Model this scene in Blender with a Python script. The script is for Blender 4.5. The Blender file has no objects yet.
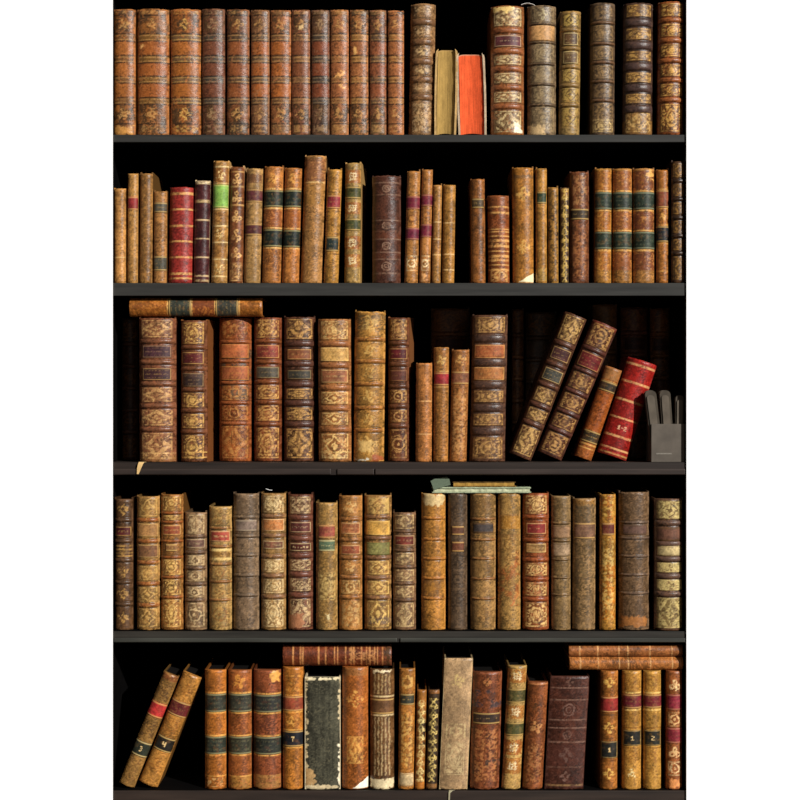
import bpy, math, random
import numpy as np
from mathutils import Vector

# ------------------------------------------------------------------ camera, sky, sun, exposure
SC = bpy.context.scene
COL = SC.collection
PX = 0.002          # metres per photo pixel at the shelf fronts (frame 800 px = 1.6 m)
CAMD = 3.2          # camera distance to the shelf fronts
CAMZ = 0.80         # eye height (photo row 400)
cam_d = bpy.data.cameras.new('camera')
cam = bpy.data.objects.new('camera', cam_d)
COL.objects.link(cam)
cam.location = (0, -CAMD, CAMZ)
cam.rotation_euler = (math.pi / 2, 0, 0)
cam_d.sensor_width = 36.0
cam_d.lens = 72.0
SC.camera = cam

world = bpy.data.worlds.new('world')
SC.world = world
world.use_nodes = True
bg = world.node_tree.nodes['Background']
bg.inputs['Color'].default_value = (1.0, 0.97, 0.93, 1)
bg.inputs['Strength'].default_value = 0.14

sun_d = bpy.data.lights.new('sun', 'SUN')
sun_d.energy = 5.1
sun_d.angle = math.radians(1.2)
sun_d.color = (1.0, 0.98, 0.945)
sun = bpy.data.objects.new('sun', sun_d)
COL.objects.link(sun)
AZ, EL = math.radians(42), math.radians(24)
dvec = Vector((-math.sin(AZ) * math.cos(EL), math.cos(AZ) * math.cos(EL), -math.sin(EL)))
sun.rotation_euler = dvec.to_track_quat('-Z', 'Y').to_euler()
sun.location = (1.5, -3, 2.5)

SC.view_settings.view_transform = 'Standard'
SC.view_settings.look = 'None'
SC.view_settings.gamma = 1.0
SC.view_settings.exposure = 0.0
SC.view_settings.use_curve_mapping = False


# ------------------------------------------------------------------ materials
def lin(h):
    """'rrggbb' -> linear rgb"""
    if not isinstance(h, str):
        return np.array(h, float)
    c = np.array([int(h[i:i + 2], 16) / 255.0 for i in (0, 2, 4)])
    return np.where(c <= 0.04045, c / 12.92, ((c + 0.055) / 1.055) ** 2.4)


def attr_mat(name, rough, spec, grain_scale, grain_amt, bump, var=0.25):
    """surface that takes its colour from the mesh and adds procedural grain"""
    m = bpy.data.materials.new(name)
    m.use_nodes = True
    nt = m.node_tree
    N, L = nt.nodes, nt.links
    b = N['Principled BSDF']
    b.inputs['Specular IOR Level'].default_value = spec
    at = N.new('ShaderNodeAttribute'); at.attribute_name = 'Col'
    tc = N.new('ShaderNodeTexCoord')
    nz = N.new('ShaderNodeTexNoise')
    nz.inputs['Scale'].default_value = grain_scale
    nz.inputs['Detail'].default_value = 4
    nz.inputs['Roughness'].default_value = 0.65
    L.new(tc.outputs['Object'], nz.inputs['Vector'])
    mr = N.new('ShaderNodeMapRange')
    mr.inputs['From Min'].default_value = 0.25
    mr.inputs['From Max'].default_value = 0.75
    mr.inputs['To Min'].default_value = 1 - var
    mr.inputs['To Max'].default_value = 1 + var
    L.new(nz.outputs['Fac'], mr.inputs['Value'])
    mx = N.new('ShaderNodeVectorMath'); mx.operation = 'SCALE'
    L.new(at.outputs['Color'], mx.inputs[0])
    L.new(mr.outputs['Result'], mx.inputs['Scale'])
    L.new(mx.outputs['Vector'], b.inputs['Base Color'])
    rr = N.new('ShaderNodeMapRange')
    rr.inputs['To Min'].default_value = rough - grain_amt
    rr.inputs['To Max'].default_value = rough + grain_amt
    L.new(nz.outputs['Fac'], rr.inputs['Value'])
    L.new(rr.outputs['Result'], b.inputs['Roughness'])
    bp = N.new('ShaderNodeBump')
    bp.inputs['Strength'].default_value = bump
    bp.inputs['Distance'].default_value = 0.001
    L.new(nz.outputs['Fac'], bp.inputs['Height'])
    L.new(bp.outputs['Normal'], b.inputs['Normal'])
    return m


def plain_mat(name, col, rough, scale, stretch=(1, 1, 1), var=0.4, spec=0.3, bump=0.2):
    m = bpy.data.materials.new(name)
    m.use_nodes = True
    nt = m.node_tree
    N, L = nt.nodes, nt.links
    b = N['Principled BSDF']
    b.inputs['Specular IOR Level'].default_value = spec
    b.inputs['Roughness'].default_value = rough
    tc = N.new('ShaderNodeTexCoord')
    mp = N.new('ShaderNodeMapping'); mp.inputs['Scale'].default_value = stretch
    nz = N.new('ShaderNodeTexNoise')
    nz.inputs['Scale'].default_value = scale
    nz.inputs['Detail'].default_value = 6
    L.new(tc.outputs['Object'], mp.inputs['Vector'])
    L.new(mp.outputs['Vector'], nz.inputs['Vector'])
    c = lin(col)
    cr = N.new('ShaderNodeValToRGB')
    cr.color_ramp.elements[0].position = 0.3
    cr.color_ramp.elements[1].position = 0.72
    cr.color_ramp.elements[0].color = (*(c * (1 - var)), 1)
    cr.color_ramp.elements[1].color = (*np.minimum(c * (1 + var), 0.95), 1)
    L.new(nz.outputs['Fac'], cr.inputs['Fac'])
    L.new(cr.outputs['Color'], b.inputs['Base Color'])
    bp = N.new('ShaderNodeBump')
    bp.inputs['Strength'].default_value = bump
    bp.inputs['Distance'].default_value = 0.001
    L.new(nz.outputs['Fac'], bp.inputs['Height'])
    L.new(bp.outputs['Normal'], b.inputs['Normal'])
    return m


LEATHER = attr_mat('aged_calf_leather', 0.37, 0.38, 420, 0.14, 0.45, 0.22)
LABELM = attr_mat('label_leather', 0.42, 0.25, 500, 0.1, 0.25, 0.18)
PAPER = attr_mat('old_paper', 0.9, 0.1, 300, 0.05, 0.3, 0.15)
CLOTH = attr_mat('worn_book_cloth', 0.85, 0.15, 700, 0.08, 0.4, 0.25)
BLACKWOOD = plain_mat('black_stained_wood', '050404', 0.9, 6, (1, 8, 8), 0.5, 0.05)
WALLM = plain_mat('white_wall_plaster', (0.92, 0.92, 0.92), 0.95, 60, (1, 1, 1), 0.02, 0.0, 0.03)
FLOORM = plain_mat('dark_oak_floor', '4a3626', 0.6, 5, (1, 12, 1), 0.35)


def shelf_mat(name, col):
    return plain_mat(name, col, 0.55, 9, (0.6, 6, 9), 0.45, 0.3, 0.5)


# ------------------------------------------------------------------ mesh helpers
def make_mesh(name, verts, quads, cols=None, mat=None, polys=None, smooth=True, sharp_polys=True):
    """verts (n,3), quads (m,4) arrays; polys = list of extra n-gons; cols (n,3) linear"""
    me = bpy.data.meshes.new(name)
    verts = np.asarray(verts, np.float32)
    quads = np.asarray(quads, np.int32).reshape(-1, 4)
    polys = polys or []
    idx = [quads.ravel()] + [np.asarray(p, np.int32) for p in polys]
    li = np.concatenate(idx) if len(idx) else np.zeros(0, np.int32)
    tot = np.concatenate([np.full(len(quads), 4, np.int32), np.array([len(p) for p in polys], np.int32)])
    start = np.concatenate([[0], np.cumsum(tot)[:-1]]).astype(np.int32)
    me.vertices.add(len(verts)); me.vertices.foreach_set('co', verts.ravel())
    me.loops.add(len(li)); me.loops.foreach_set('vertex_index', li.astype(np.int32))
    me.polygons.add(len(tot))
    me.polygons.foreach_set('loop_start', start)
    me.polygons.foreach_set('loop_total', tot.astype(np.int32))
    sm = np.zeros(len(tot), bool); sm[:len(quads)] = smooth
    me.polygons.foreach_set('use_smooth', sm)
    me.update(calc_edges=True)
    me.validate()
    if cols is not None:
        a = me.color_attributes.new('Col', 'FLOAT_COLOR', 'POINT')
        c4 = np.ones((len(verts), 4), np.float32)
        c4[:, :3] = np.clip(cols, 0.001, 0.9)
        a.data.foreach_set('color', c4.ravel())
    if mat:
        me.materials.append(mat)
    return me


def link(name, me, parent=None):
    o = bpy.data.objects.new(name, me)
    COL.objects.link(o)
    if parent is not None:
        o.parent = parent
    return o


def empty(name, loc, rot=(0, 0, 0)):
    o = bpy.data.objects.new(name, None)
    o.empty_display_size = 0.05
    COL.objects.link(o)
    o.location = loc; o.rotation_euler = rot
    return o


def tag(o, label, cat, group=None):
    o['label'] = label
    o['category'] = cat
    if group:
        o['group'] = group


BOXQ = [(0, 3, 2, 1), (4, 5, 6, 7), (0, 1, 5, 4), (1, 2, 6, 5), (2, 3, 7, 6), (3, 0, 4, 7)]


def box_data(x0, x1, y0, y1, z0, z1, face_cols=None):
    """24-vertex box (flat faces); face order bottom, top, front, right, back, left"""
    v = np.array([(x0, y0, z0), (x1, y0, z0), (x1, y1, z0), (x0, y1, z0),
                  (x0, y0, z1), (x1, y0, z1), (x1, y1, z1), (x0, y1, z1)], float)
    V, Q, C = [], [], []
    for k, f in enumerate(BOXQ):
        b = len(V)
        V += [v[i] for i in f]
        Q.append((b, b + 1, b + 2, b + 3))
        if face_cols is not None:
            C += [face_cols[k]] * 4
    return np.array(V), np.array(Q), (np.array(C) if face_cols is not None else None)


def box_obj(name, b, mat, parent=None, bevel=0.0):
    v = np.array([(b[0], b[2], b[4]), (b[1], b[2], b[4]), (b[1], b[3], b[4]), (b[0], b[3], b[4]),
                  (b[0], b[2], b[5]), (b[1], b[2], b[5]), (b[1], b[3], b[5]), (b[0], b[3], b[5])])
    me = make_mesh(name, v, np.array(BOXQ), None, mat, smooth=False)
    o = link(name, me, parent)
    if bevel:
        md = o.modifiers.new('bevel', 'BEVEL'); md.width = bevel; md.segments = 2
    return o


# ------------------------------------------------------------------ procedural leather painter (numpy)
def sstep(a, b, x):
    t = np.clip((x - a) / (b - a), 0, 1)
    return t * t * (3 - 2 * t)


LAT = np.random.RandomState(7).rand(97, 89)


def vnoise(x, y):
    xi = np.floor(x).astype(int); yi = np.floor(y).astype(int)
    fx = x - xi; fy = y - yi
    fx = fx * fx * (3 - 2 * fx); fy = fy * fy * (3 - 2 * fy)
    g = lambda i, j: LAT[i % 97, j % 89]
    a = g(xi, yi) * (1 - fx) + g(xi + 1, yi) * fx
    b = g(xi, yi + 1) * (1 - fx) + g(xi + 1, yi + 1) * fx
    return a * (1 - fy) + b * fy


def fbm(x, y, o=3):
    s = 0; w = 0; a = 1.0
    for k in range(o):
        s = s + a * vnoise(x * 2 ** k + 13.7 * k, y * 2 ** k + 5.1 * k); w += a; a *= 0.55
    return s / w


def mix(C, col, a):
    return C * (1 - a[..., None]) + np.asarray(col) * a[..., None]


GLYPH = {'1': ['010', '110', '010', '010', '111'], '2': ['110', '001', '010', '100', '111'],
         '3': ['110', '001', '010', '001', '110'], '4': ['101', '101', '111', '001', '001'],
         '7': ['111', '001', '010', '010', '010'], '-': ['000', '000', '111', '000', '000']}


def glyphs(txt, x, y, s):
    """mask of a short number centred on 0,0; s = size of one dot in px"""
    W = len(txt) * 4 - 1
    gx = np.floor(x / s + W / 2).astype(int); gy = np.floor(y / s + 2.5).astype(int)
    m = np.zeros(x.shape)
    for k, ch in enumerate(txt):
        G = np.array([[int(c) for c in r] for r in GLYPH[ch]])
        lx = gx - 4 * k
        ok = (lx >= 0) & (lx < 3) & (gy >= 0) & (gy < 5)
        m[ok] = np.maximum(m[ok], G[gy[ok], lx[ok]])
    return m


def ornament(kind, x, y, a, b, sd, V):
    """gilt mask 0..1 for one spine panel; x,y px from the panel centre, a,b half sizes"""
    x0_, y0_ = x, y
    if kind != 'circle':
        x = x + (vnoise(x / 2.4 + sd * 3, V / 2.4 + sd * 2) - 0.5) * 1.3
        y = y + (vnoise(x0_ / 2.4 + sd * 8, V / 2.4 + sd) - 0.5) * 1.3
    ax, ay = np.abs(x), np.abs(y)
    db = np.minimum(a - np.abs(x0_), b - np.abs(y0_))
    inside = (db > 0.2).astype(float)
    frame = sstep(0.2, 0.6, db) * (1 - sstep(1.3, 1.8, db))
    r = np.hypot(x, y); th = np.arctan2(y, x)
    wx_ = (vnoise(x / 2.6 + sd * 5, y / 2.6 + sd) - 0.5) * 1.5
    wy_ = (vnoise(x / 2.6 + sd * 2, y / 2.6 + sd * 7) - 0.5) * 1.5
    frame = frame * (0.35 + 0.65 * sstep(0.3, 0.55, vnoise(x / 2.2 + sd, y / 2.2 + sd * 3 + V * 0.05)))
    ax, ay = np.abs(x + wx_), np.abs(y + wy_)
    r = np.hypot(x + wx_, y + wy_); th = np.arctan2(y + wy_, x + wx_)
    if kind in ('lace', 'laceplain', 'tooled'):
        n = vnoise(ax / 1.35 + sd * 3.1, ay / 1.35 + sd * 1.7) * 0.8 + 0.2 * vnoise(x / 1.1 + sd, y / 1.1)
        m = sstep(0.40, 0.56, n)
        st_ = int(sd * 7.3) % 4
        R = min(a, b) * 0.85
        if st_ == 0:                                   # oval medallion
            d = np.hypot(ax / (0.6 * a), ay / (0.72 * b))
        elif st_ == 1:                                 # quatrefoil
            d = r / (R * (0.72 + 0.3 * np.cos(4 * th)))
        elif st_ == 2:                                 # lozenge with hollow sides
            d = np.sqrt(ax / (0.75 * a)) * 0.62 + np.sqrt(ay / (0.9 * b)) * 0.62
        else:                                          # eight petals
            d = r / (R * (0.85 + 0.16 * np.cos(8 * th)))
        cm = np.where(d > 0.9, 0.04, np.where(d > 0.66, 0.95, np.where(d > 0.46, 0.12, np.where(d > 0.22, 0.4 + 0.6 * sstep(0.4, 0.6, n), 1.0))))
        m = m + (cm - m) * np.where(d < 1.08, 0.72, 0)
        m = m * (db > 2.0)
        return np.maximum(m, frame * 0.9) * inside
    if kind == 'diamond':
        d = ax / (0.66 * a) + ay / (0.8 * b)
        m = np.where(np.abs(d - 1) < 0.14, 1.0, np.where(d < 0.42, 1.0, 0))
        n = sstep(0.55, 0.68, vnoise(ax / 1.6 + sd, ay / 1.6)) * (d > 1.2) * (db > 2.2) * 0.8
        return np.maximum(np.maximum(m, n), frame) * inside
    if kind == 'gilt':         # fully gilt panel with a dark lozenge
        d = ax / (0.5 * a) + ay / (0.72 * b)
        n = 0.72 + 0.5 * (vnoise(ax / 1.5 + sd, ay / 1.5) - 0.5)
        m = np.where(np.abs(d - 1) < 0.22, 0.05, np.where((d < 0.5) & (d > 0.25), 0.2, n))
        return np.clip(m, 0, 1) * (db > 0.4)
    if kind == 'ring':
        R = 0.62 * min(a, b)
        m = ((np.abs(r - R) < 0.8) | (r < 0.28 * R)).astype(float)
        n = sstep(0.58, 0.7, vnoise(ax / 1.7 + sd, ay / 1.7)) * (r > R * 1.3) * (db > 2) * 0.7
        return np.maximum(np.maximum(m, n), frame * 0.8) * inside
    if kind == 'circle':       # a lone circle, no frame
        R = 0.62 * min(a, b)
        return ((np.abs(r - R) < 0.7) | (np.abs(r - 0.45 * R) < 0.5)).astype(float)
    if kind == 'fleur':
        R = 0.8 * min(a, b)
        m = (r < R * (0.35 + 0.65 * np.abs(np.cos(2 * th + 0.785 * (int(sd) % 2))))) & (r > 0.2 * R)
        return m * sstep(0.3, 0.45, vnoise(x / 1.3 + sd, y / 1.3)) * 0.9
    if kind == 'rose':         # flower head above a curling stem
        R = 0.42 * min(a, b)
        h1 = (np.hypot(x, y + 0.38 * b) < R * 0.9) & (np.hypot(x, y + 0.38 * b) > R * 0.35)
        st = (np.abs(x - 0.18 * a * np.sin(y / b * 3)) < 0.6) & (y > -0.2 * b) & (y < 0.85 * b)
        lf = (np.abs(np.hypot(ax - 0.42 * a, y - 0.3 * b) - 0.3 * a) < 0.8)
        return (h1 | st | lf).astype(float)
    if kind == 'vine':
        P = 17.0
        ph = 2 * math.pi * (V + sd * 4) / P
        sw = 0.5 * a * np.sin(ph)
        st = (np.abs(np.abs(x) - np.abs(sw)) < 0.7)
        cell = np.mod(V + sd * 4, P / 2) - P / 4
        bud = np.hypot(x * 1.1, cell) < 1.2
        tip = (np.abs(np.hypot(np.abs(x) - 0.62 * a, cell - 1.0) - 1.3) < 0.6)
        return (st | bud | tip) * inside * (0.35 + 0.65 * sstep(0.25, 0.5, vnoise(x0_ / 1.6 + sd, V / 1.8 + sd * 4))) * 0.85
    if kind == 'knot':
        R = min(0.55 * a, 0.8 * b)
        q = ((np.mod(ax + 0.6, 2.6) < 1.0) | (np.mod(ay + 0.6, 2.6) < 1.0)) & (np.maximum(ax, ay) < R)
        return q * 0.8
    if kind == 'stripes':
        return (np.cos(x * 2 * math.pi / 3.6) > 0.25) * (db > 0.5) * 0.9
    if kind == 'faint':
        n = vnoise(ax / 1.7 + sd * 2.3, ay / 1.7 + sd)
        return sstep(0.45, 0.62, n) * 0.6 * (db > 1.2)
    return np.zeros(x.shape)


HUE = np.array([1.0, 0.93, 0.84])
TONE = 0.70          # leather darkening applied to every spine
STEP = 0.62          # px between spine vertices
BOOKS = {}           # key -> dict(top z, ...)
GROUPS = {1: 'books on the top shelf', 2: 'books on the second shelf', 3: 'books on the third shelf',
          4: 'books on the fourth shelf', 5: 'books on the bottom shelf'}
SHELFZ = {1: 1.3306, 2: 1.0340, 3: 0.6752, 4: 0.3372, 5: 0.0186}
REC = {1: 0.010, 2: 0.014, 3: 0.034, 4: 0.012, 5: 0.006}
DEPTH = {1: 0.17, 2: 0.15, 3: 0.14, 4: 0.15, 5: 0.15}
nbook = [0]


def spine_fn(wm, hm, bulge, bands, bw, px):
    """profile of a rounded spine: returns f(s, V) -> x, y, nx, ny (+ raised bands)"""
    K = 1 - math.sqrt(1 - 0.93)

    def f(s, V):
        s = np.clip(s, -1, 1)
        q = np.sqrt(1 - 0.93 * s * s)
        x = s * wm / 2
        y = bulge * (1 - q) / K
        dy = bulge / K * 0.93 * s / q
        dx = wm / 2
        ln = np.hypot(dx, dy)
        nx, ny = dy / ln, -dx / ln
        hgt = np.zeros(np.broadcast(s, V).shape)
        for yb in bands:
            d = np.abs(V - yb) / bw
            hgt = hgt + np.where(d < 1, np.sqrt(np.clip(1 - d * d, 0, 1)) * 0.0025, 0) - np.where((d >= 1) & (d < 1.5), 0.0006, 0)
        hgt = hgt * (1 - 0.95 * np.abs(s) ** 6)
        return x + nx * hgt, y + ny * hgt, nx, ny
    return f


def build_book(root, wpx, hpx, px, base, sd, bands=(), bw=2.4, bandcol=None, pats=(), gold='d2a860', oc=0.9,
               field=None, labels=(), lines=(), zones=(), orn=(), mott=0.3, wear=0.35, depth=0.15, bulge=None,
               lean=0.0, cover=None, lw=0.62, corner=None, tear=None, pages='2a2018', cspike=1.2, streak=0.0,
               top_rag=0.7, cloth=False, blotch=None, pit_amt=1.0, horn=0.0, text=()):
    rng = np.random.RandomState(int(sd * 10) + 3)
    wm, hm = wpx * px, hpx * px
    leanm = lean * px
    bulge = min(0.36 * wm, 0.020) if bulge is None else bulge
    f = spine_fn(wm, hm, bulge, bands, bw, px)
    nx_ = max(9, int(wpx / STEP)); ny_ = max(12, int(hpx / STEP))
    # denser columns near the rounded edges
    tt = np.linspace(-1, 1, nx_)
    s1 = np.sin(tt * math.pi / 2) * 0.35 + tt * 0.65
    V1 = np.linspace(0, hpx, ny_)
    S, V = np.meshgrid(s1, V1)
    U = S * wpx / 2
    base = lin(base) * HUE * TONE
    # ---- colour
    n1 = fbm(U / 9 + sd * 1.3, V / 11 + sd * 2.9, 3)
    n2 = fbm(U / 2.2 + sd * 7.7, V / 2.2 + sd, 3)
    n3 = fbm(U / 2.8 + sd * 3.3, V / 3.4 + sd * 9.1, 3)
    C = np.ones(U.shape + (3,)) * base
    if blotch:
        for (b0, b1, bc) in blotch:
            C = mix(C, lin(bc), ((V > b0) & (V < b1)) * sstep(0.42, 0.55, fbm(U / 5 + sd, V / 8 + sd, 3)))
    C = C * (0.55 + 0.9 * n1)[..., None]
    C = C * (0.62 + 0.76 * n2)[..., None]
    C = C * (0.74 + 0.52 * vnoise(U / 0.85 + sd, V / 0.95 + sd * 2))[..., None]
    C = C * (0.8 + 0.4 * sstep(0.35, 0.65, fbm(U / 14 + sd * 6, V / 26 + sd * 4, 2)))[..., None]
    sp = sstep(0.52, 0.62, n3)
    C = C * (1 - mott * 0.5 * sp)[..., None]
    lt = sstep(0.56, 0.75, fbm(U / 2.4 + sd * 5.3, V / 2.8 + sd * 2.2, 3))
    C = mix(C, np.minimum(base * np.array([1.9, 1.75, 1.5]), 0.75), lt * mott * 0.55)
    if streak:
        st = vnoise(U / 1.3 + sd, V / 40.0)
        C = C * (1 + streak * (st - 0.5))[..., None]
    for (z0, z1, zc) in zones:
        e = fbm(U / 2.5 + sd, V / 2.5, 2) * 0.8
        m = sstep(z0 - 0.3, z0 + 0.3, V + e * 0.3) * (1 - sstep(z1 - 0.3, z1 + 0.3, V + e * 0.3))
        zc = lin(zc) * HUE * TONE
        C = mix(C, zc * (0.6 + 0.8 * n2[..., None]), m * 0.92)
    # ---- raised bands
    bc = lin(bandcol) if bandcol else base * 0.72
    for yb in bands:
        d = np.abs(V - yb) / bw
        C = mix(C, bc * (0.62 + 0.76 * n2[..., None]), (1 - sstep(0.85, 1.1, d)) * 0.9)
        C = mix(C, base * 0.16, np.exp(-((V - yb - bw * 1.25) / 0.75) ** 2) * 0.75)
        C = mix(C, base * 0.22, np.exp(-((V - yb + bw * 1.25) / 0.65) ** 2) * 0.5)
    # ---- gilt panels between bands
    g = lin(gold) * np.array([1.0, 0.95, 0.9])
    fl = lin(field) if field else None
    worn = sstep(0.22, 0.42, fbm(U / 5.5 + sd * 4, V / 5.5 + sd * 6, 3))

    def paint_panel(C, y0, y1, kind, g_, fl_, oc_, wf=0.84):
        yc, b = (y0 + y1) / 2, (y1 - y0) / 2
        a = wpx / 2 * wf
        inp = (V >= y0) & (V <= y1)
        if fl_ is not None:
            C = mix(C, fl_ * (0.6 + 0.8 * n2[..., None]), inp * (np.abs(U) < a) * 0.9)
        m = ornament(kind, U, V - yc, a, b, sd, V) * inp
        gg = g_ * (0.7 + 0.6 * n2[..., None])
        return mix(C, gg, np.clip(m * oc_ * (0.3 + 0.7 * worn), 0, 1))
    edges = [1.0] + list(bands) + [hpx - 1.0]
    npan = len(edges) - 1
    if isinstance(pats, str):
        pats = [pats] * npan
    for k in range(npan if pats else 0):
        y0 = edges[k] + (bw * 1.6 if k else 1.0); y1 = edges[k + 1] - (bw * 1.6 if k < npan - 1 else 2.0)
        kind = pats[k] if k < len(pats) else pats[-1]
        if not kind or y1 - y0 < 4:
            continue
        if any(min(y1, l[1]) - max(y0, l[0]) > 0.4 * (y1 - y0) for l in labels):
            continue
        C = paint_panel(C, y0, y1, kind, g, fl, oc)
    for o_ in orn:
        C = paint_panel(C, o_[0], o_[1], o_[2], lin(o_[3]) if len(o_) > 3 else g,
                        lin(o_[4]) if len(o_) > 4 and o_[4] else None, oc, o_[5] if len(o_) > 5 else 0.84)
    for l_ in lines:
        yy, tk = l_[0], l_[1]
        c_ = lin(l_[2]) if len(l_) > 2 else g
        la = l_[3] if len(l_) > 3 else 0.85
        d = np.abs(V - yy)
        C = mix(C, c_ * (0.75 + 0.5 * n2[..., None]), (1 - sstep(tk * 0.5, tk * 0.5 + 0.45, d)) * (0.4 + 0.6 * worn) * la)
    # ---- pitting and rubbed spots over leather and gilding alike
    pit = sstep(0.6, 0.74, vnoise(U / 1.15 + sd * 9, V / 1.15 + sd * 4) * 0.6 + 0.4 * fbm(U / 6 + sd, V / 8 + sd * 3, 2))
    C = mix(C, base * 0.22, pit * 0.62 * pit_amt)
    spk = sstep(0.6, 0.72, vnoise(U / 1.3 + sd * 2, V / 1.0 + sd * 8) * 0.6 + 0.4 * fbm(U / 7 + sd * 5, V / 7 + sd, 2))
    C = mix(C, np.minimum(base * np.array([2.1, 1.95, 1.6]) + 0.015, 0.7), spk * 0.5 * pit_amt)
    crk = sstep(0.86, 0.97, vnoise(U / 5.0 + sd, V / 0.8 + sd * 3)) + sstep(0.9, 0.98, vnoise(U / 0.8 + sd * 6, V / 9.0 + sd))
    C = mix(C, base * 0.2, np.clip(crk, 0, 1) * 0.6 * pit_amt)
    for (tv, tt_, tsz, tcol) in text:
        C = mix(C, lin(tcol), glyphs(tt_, U, V - tv, tsz) * 0.9)
    # ---- rubbed edges, head and tail
    rub = np.minimum(base * np.array([2.0, 1.9, 1.7]) + 0.02, 0.7)
    ed = sstep(0.78, 0.97, np.abs(S)) * sstep(0.42, 0.6, n3)
    ed = np.maximum(ed, (1 - sstep(0.0, 2.2, V)) * sstep(0.35, 0.6, n2))
    ed = np.maximum(ed, sstep(hpx - 3.0, hpx - 0.5, V) * sstep(0.4, 0.6, n2))
    C = mix(C, rub, np.clip(ed * wear * 1.4, 0, 1))
    if corner:      # torn leather showing paper: (side, width, height, colour)
        sdn, cw, ch, cc = corner
        q = (U * sdn + wpx / 2)
        m = ((wpx - q) / cw + (hpx - V) / ch < 1 + 0.12 * (n2 - 0.5)) & (V < hpx - 1.2)
        C = mix(C, lin(cc) * (0.85 + 0.3 * n2[..., None]), m.astype(float))
    if tear:        # ragged torn patch: (v0, v1, u0, u1, colour) fractions of width
        for (t0, t1, u0, u1, tcx) in tear:
            e = (fbm(U / 3 + sd * 8, V / 3 + sd, 3) - 0.5) * 7
            uu = (S + 1) / 2 * wpx
            m = sstep(-0.6, 0.6, np.minimum(np.minimum(V - t0, t1 - V), np.minimum(uu - u0 * wpx, u1 * wpx - uu)) + e - 0.5)
            C = mix(C, lin(tcx) * (0.6 + 0.8 * n2[..., None]), m)
    # ---- geometry
    X, Y, NX, NY = f(S, V)
    wob = 1 + 0.018 * (vnoise(V / 17.0 + sd, V * 0 + sd * 3) - 0.5) * 2
    X = X * wob
    Z = hm - V * px
    rag = (vnoise(U / 2.3 + sd * 2, U * 0 + sd) * 0.7 + vnoise(U / 0.9 + sd, U * 0 + 3.0) * 0.3) * top_rag * px
    Z = Z - rag * (1 - sstep(0, 4, V)) + vnoise(U / 2.0, U * 0 + sd) * 0.5 * px * sstep(hpx - 3, hpx, V)
    Y = Y + (n3 - 0.5) * 0.0006
    Y = Y + 0.0018 * (1 - sstep(0, 2.2, V)) + 0.0012 * sstep(hpx - 2.0, hpx, V)
    X = X + leanm * Z / hm
    P = np.stack([X, Y, Z], -1).reshape(-1, 3)
    idx = np.arange(nx_ * ny_).reshape(ny_, nx_)
    Q = np.stack([idx[1:, :-1], idx[1:, 1:], idx[:-1, 1:], idx[:-1, :-1]], -1).reshape(-1, 4)
    caps = [list(idx[0, :]), list(idx[-1, ::-1])]
    back = np.stack([idx[1:, -1], idx[1:, 0], idx[:-1, 0], idx[:-1, -1]], -1).reshape(-1, 4)
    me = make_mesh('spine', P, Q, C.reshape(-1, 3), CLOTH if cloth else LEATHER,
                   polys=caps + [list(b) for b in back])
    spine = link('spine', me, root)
    # ---- label patches of thin leather
    for l_ in labels:
        y0, y1, lc = l_[0], l_[1], lin(l_[2]) * 0.95
        opt = l_[3] if len(l_) > 3 else {}
        fr = opt.get('w', lw)
        gcol = lin(opt.get('gold', gold))
        ls = np.linspace(-fr, fr, max(8, int(wpx * fr / 0.6)))
        lv = np.linspace(y0, y1, max(8, int((y1 - y0) / 0.6)))
        ls = np.concatenate([[-fr], ls, [fr]]); lv = np.concatenate([[y0], lv, [y1]])
        LS, LV = np.meshgrid(ls, lv)
        off = np.full(LS.shape, 0.0007); off[0, :] = off[-1, :] = off[:, 0] = off[:, -1] = -0.0009
        x, y, a_, b_ = f(LS, LV)
        x = (x + a_ * off); y = y + b_ * off
        z = hm - LV * px
        wob2 = 1 + 0.018 * (vnoise(LV / 17.0 + sd, LV * 0 + sd * 3) - 0.5) * 2
        x = x * wob2 + leanm * z / hm
        u = LS * wpx / 2
        m2 = fbm(u / 2.2 + sd * 2 + y0, LV / 2.2 + sd, 3); m1 = fbm(u / 7 + sd + y0, LV / 7, 2)
        c = lc * ((0.5 + 1.0 * m1) * (0.62 + 0.76 * m2))[..., None]
        lum = c.mean(-1, keepdims=True)
        c = c * 0.86 + lum * 0.14
        rubl = sstep(0.58, 0.7, fbm(u / 3.0 + sd * 3 + y1, LV / 3.0 + sd, 3))
        c = mix(c, base * 1.1 + 0.01, rubl * 0.16)
        pitl = sstep(0.6, 0.72, vnoise(u / 1.1 + sd * 3, LV / 1.1 + sd * 5))
        c = c * (1 - 0.3 * pitl)[..., None]
        aa, bb = wpx / 2 * fr, (y1 - y0) / 2
        yy = LV - (y0 + y1) / 2
        db = np.minimum(aa - np.abs(u), bb - np.abs(yy))
        if opt.get('frame', 1):
            c = mix(c, gcol, sstep(-0.1, 0.2, db) * (1 - sstep(0.9, 1.3, db)) * (0.25 + 0.65 * m2))
        elif opt.get('rules', 1):
            dv = bb - np.abs(yy)
            c = mix(c, gcol, sstep(0.2, 0.5, dv) * (1 - sstep(1.1, 1.5, dv)) * 0.7)
        if opt.get('txt'):
            c = mix(c, lin(opt.get('tc', 'd0b078')), glyphs(opt['txt'], u, yy, opt.get('ts', 1.2)))
        elif opt.get('worn', 1):   # rubbed gilding, unreadable
            rows = (np.cos(yy * 2 * math.pi / 4.2) > 0.45) & (np.abs(u) < aa - 2.5) & (np.abs(yy) < bb - 2)
            c = mix(c, gcol, rows * sstep(0.5, 0.62, vnoise(u / 0.9 + sd * 5, LV / 1.2 + sd)) * opt.get('worn', 0.25))
        ix = np.arange(LS.size).reshape(LS.shape)
        q = np.stack([ix[1:, :-1], ix[1:, 1:], ix[:-1, 1:], ix[:-1, :-1]], -1).reshape(-1, 4)
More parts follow.
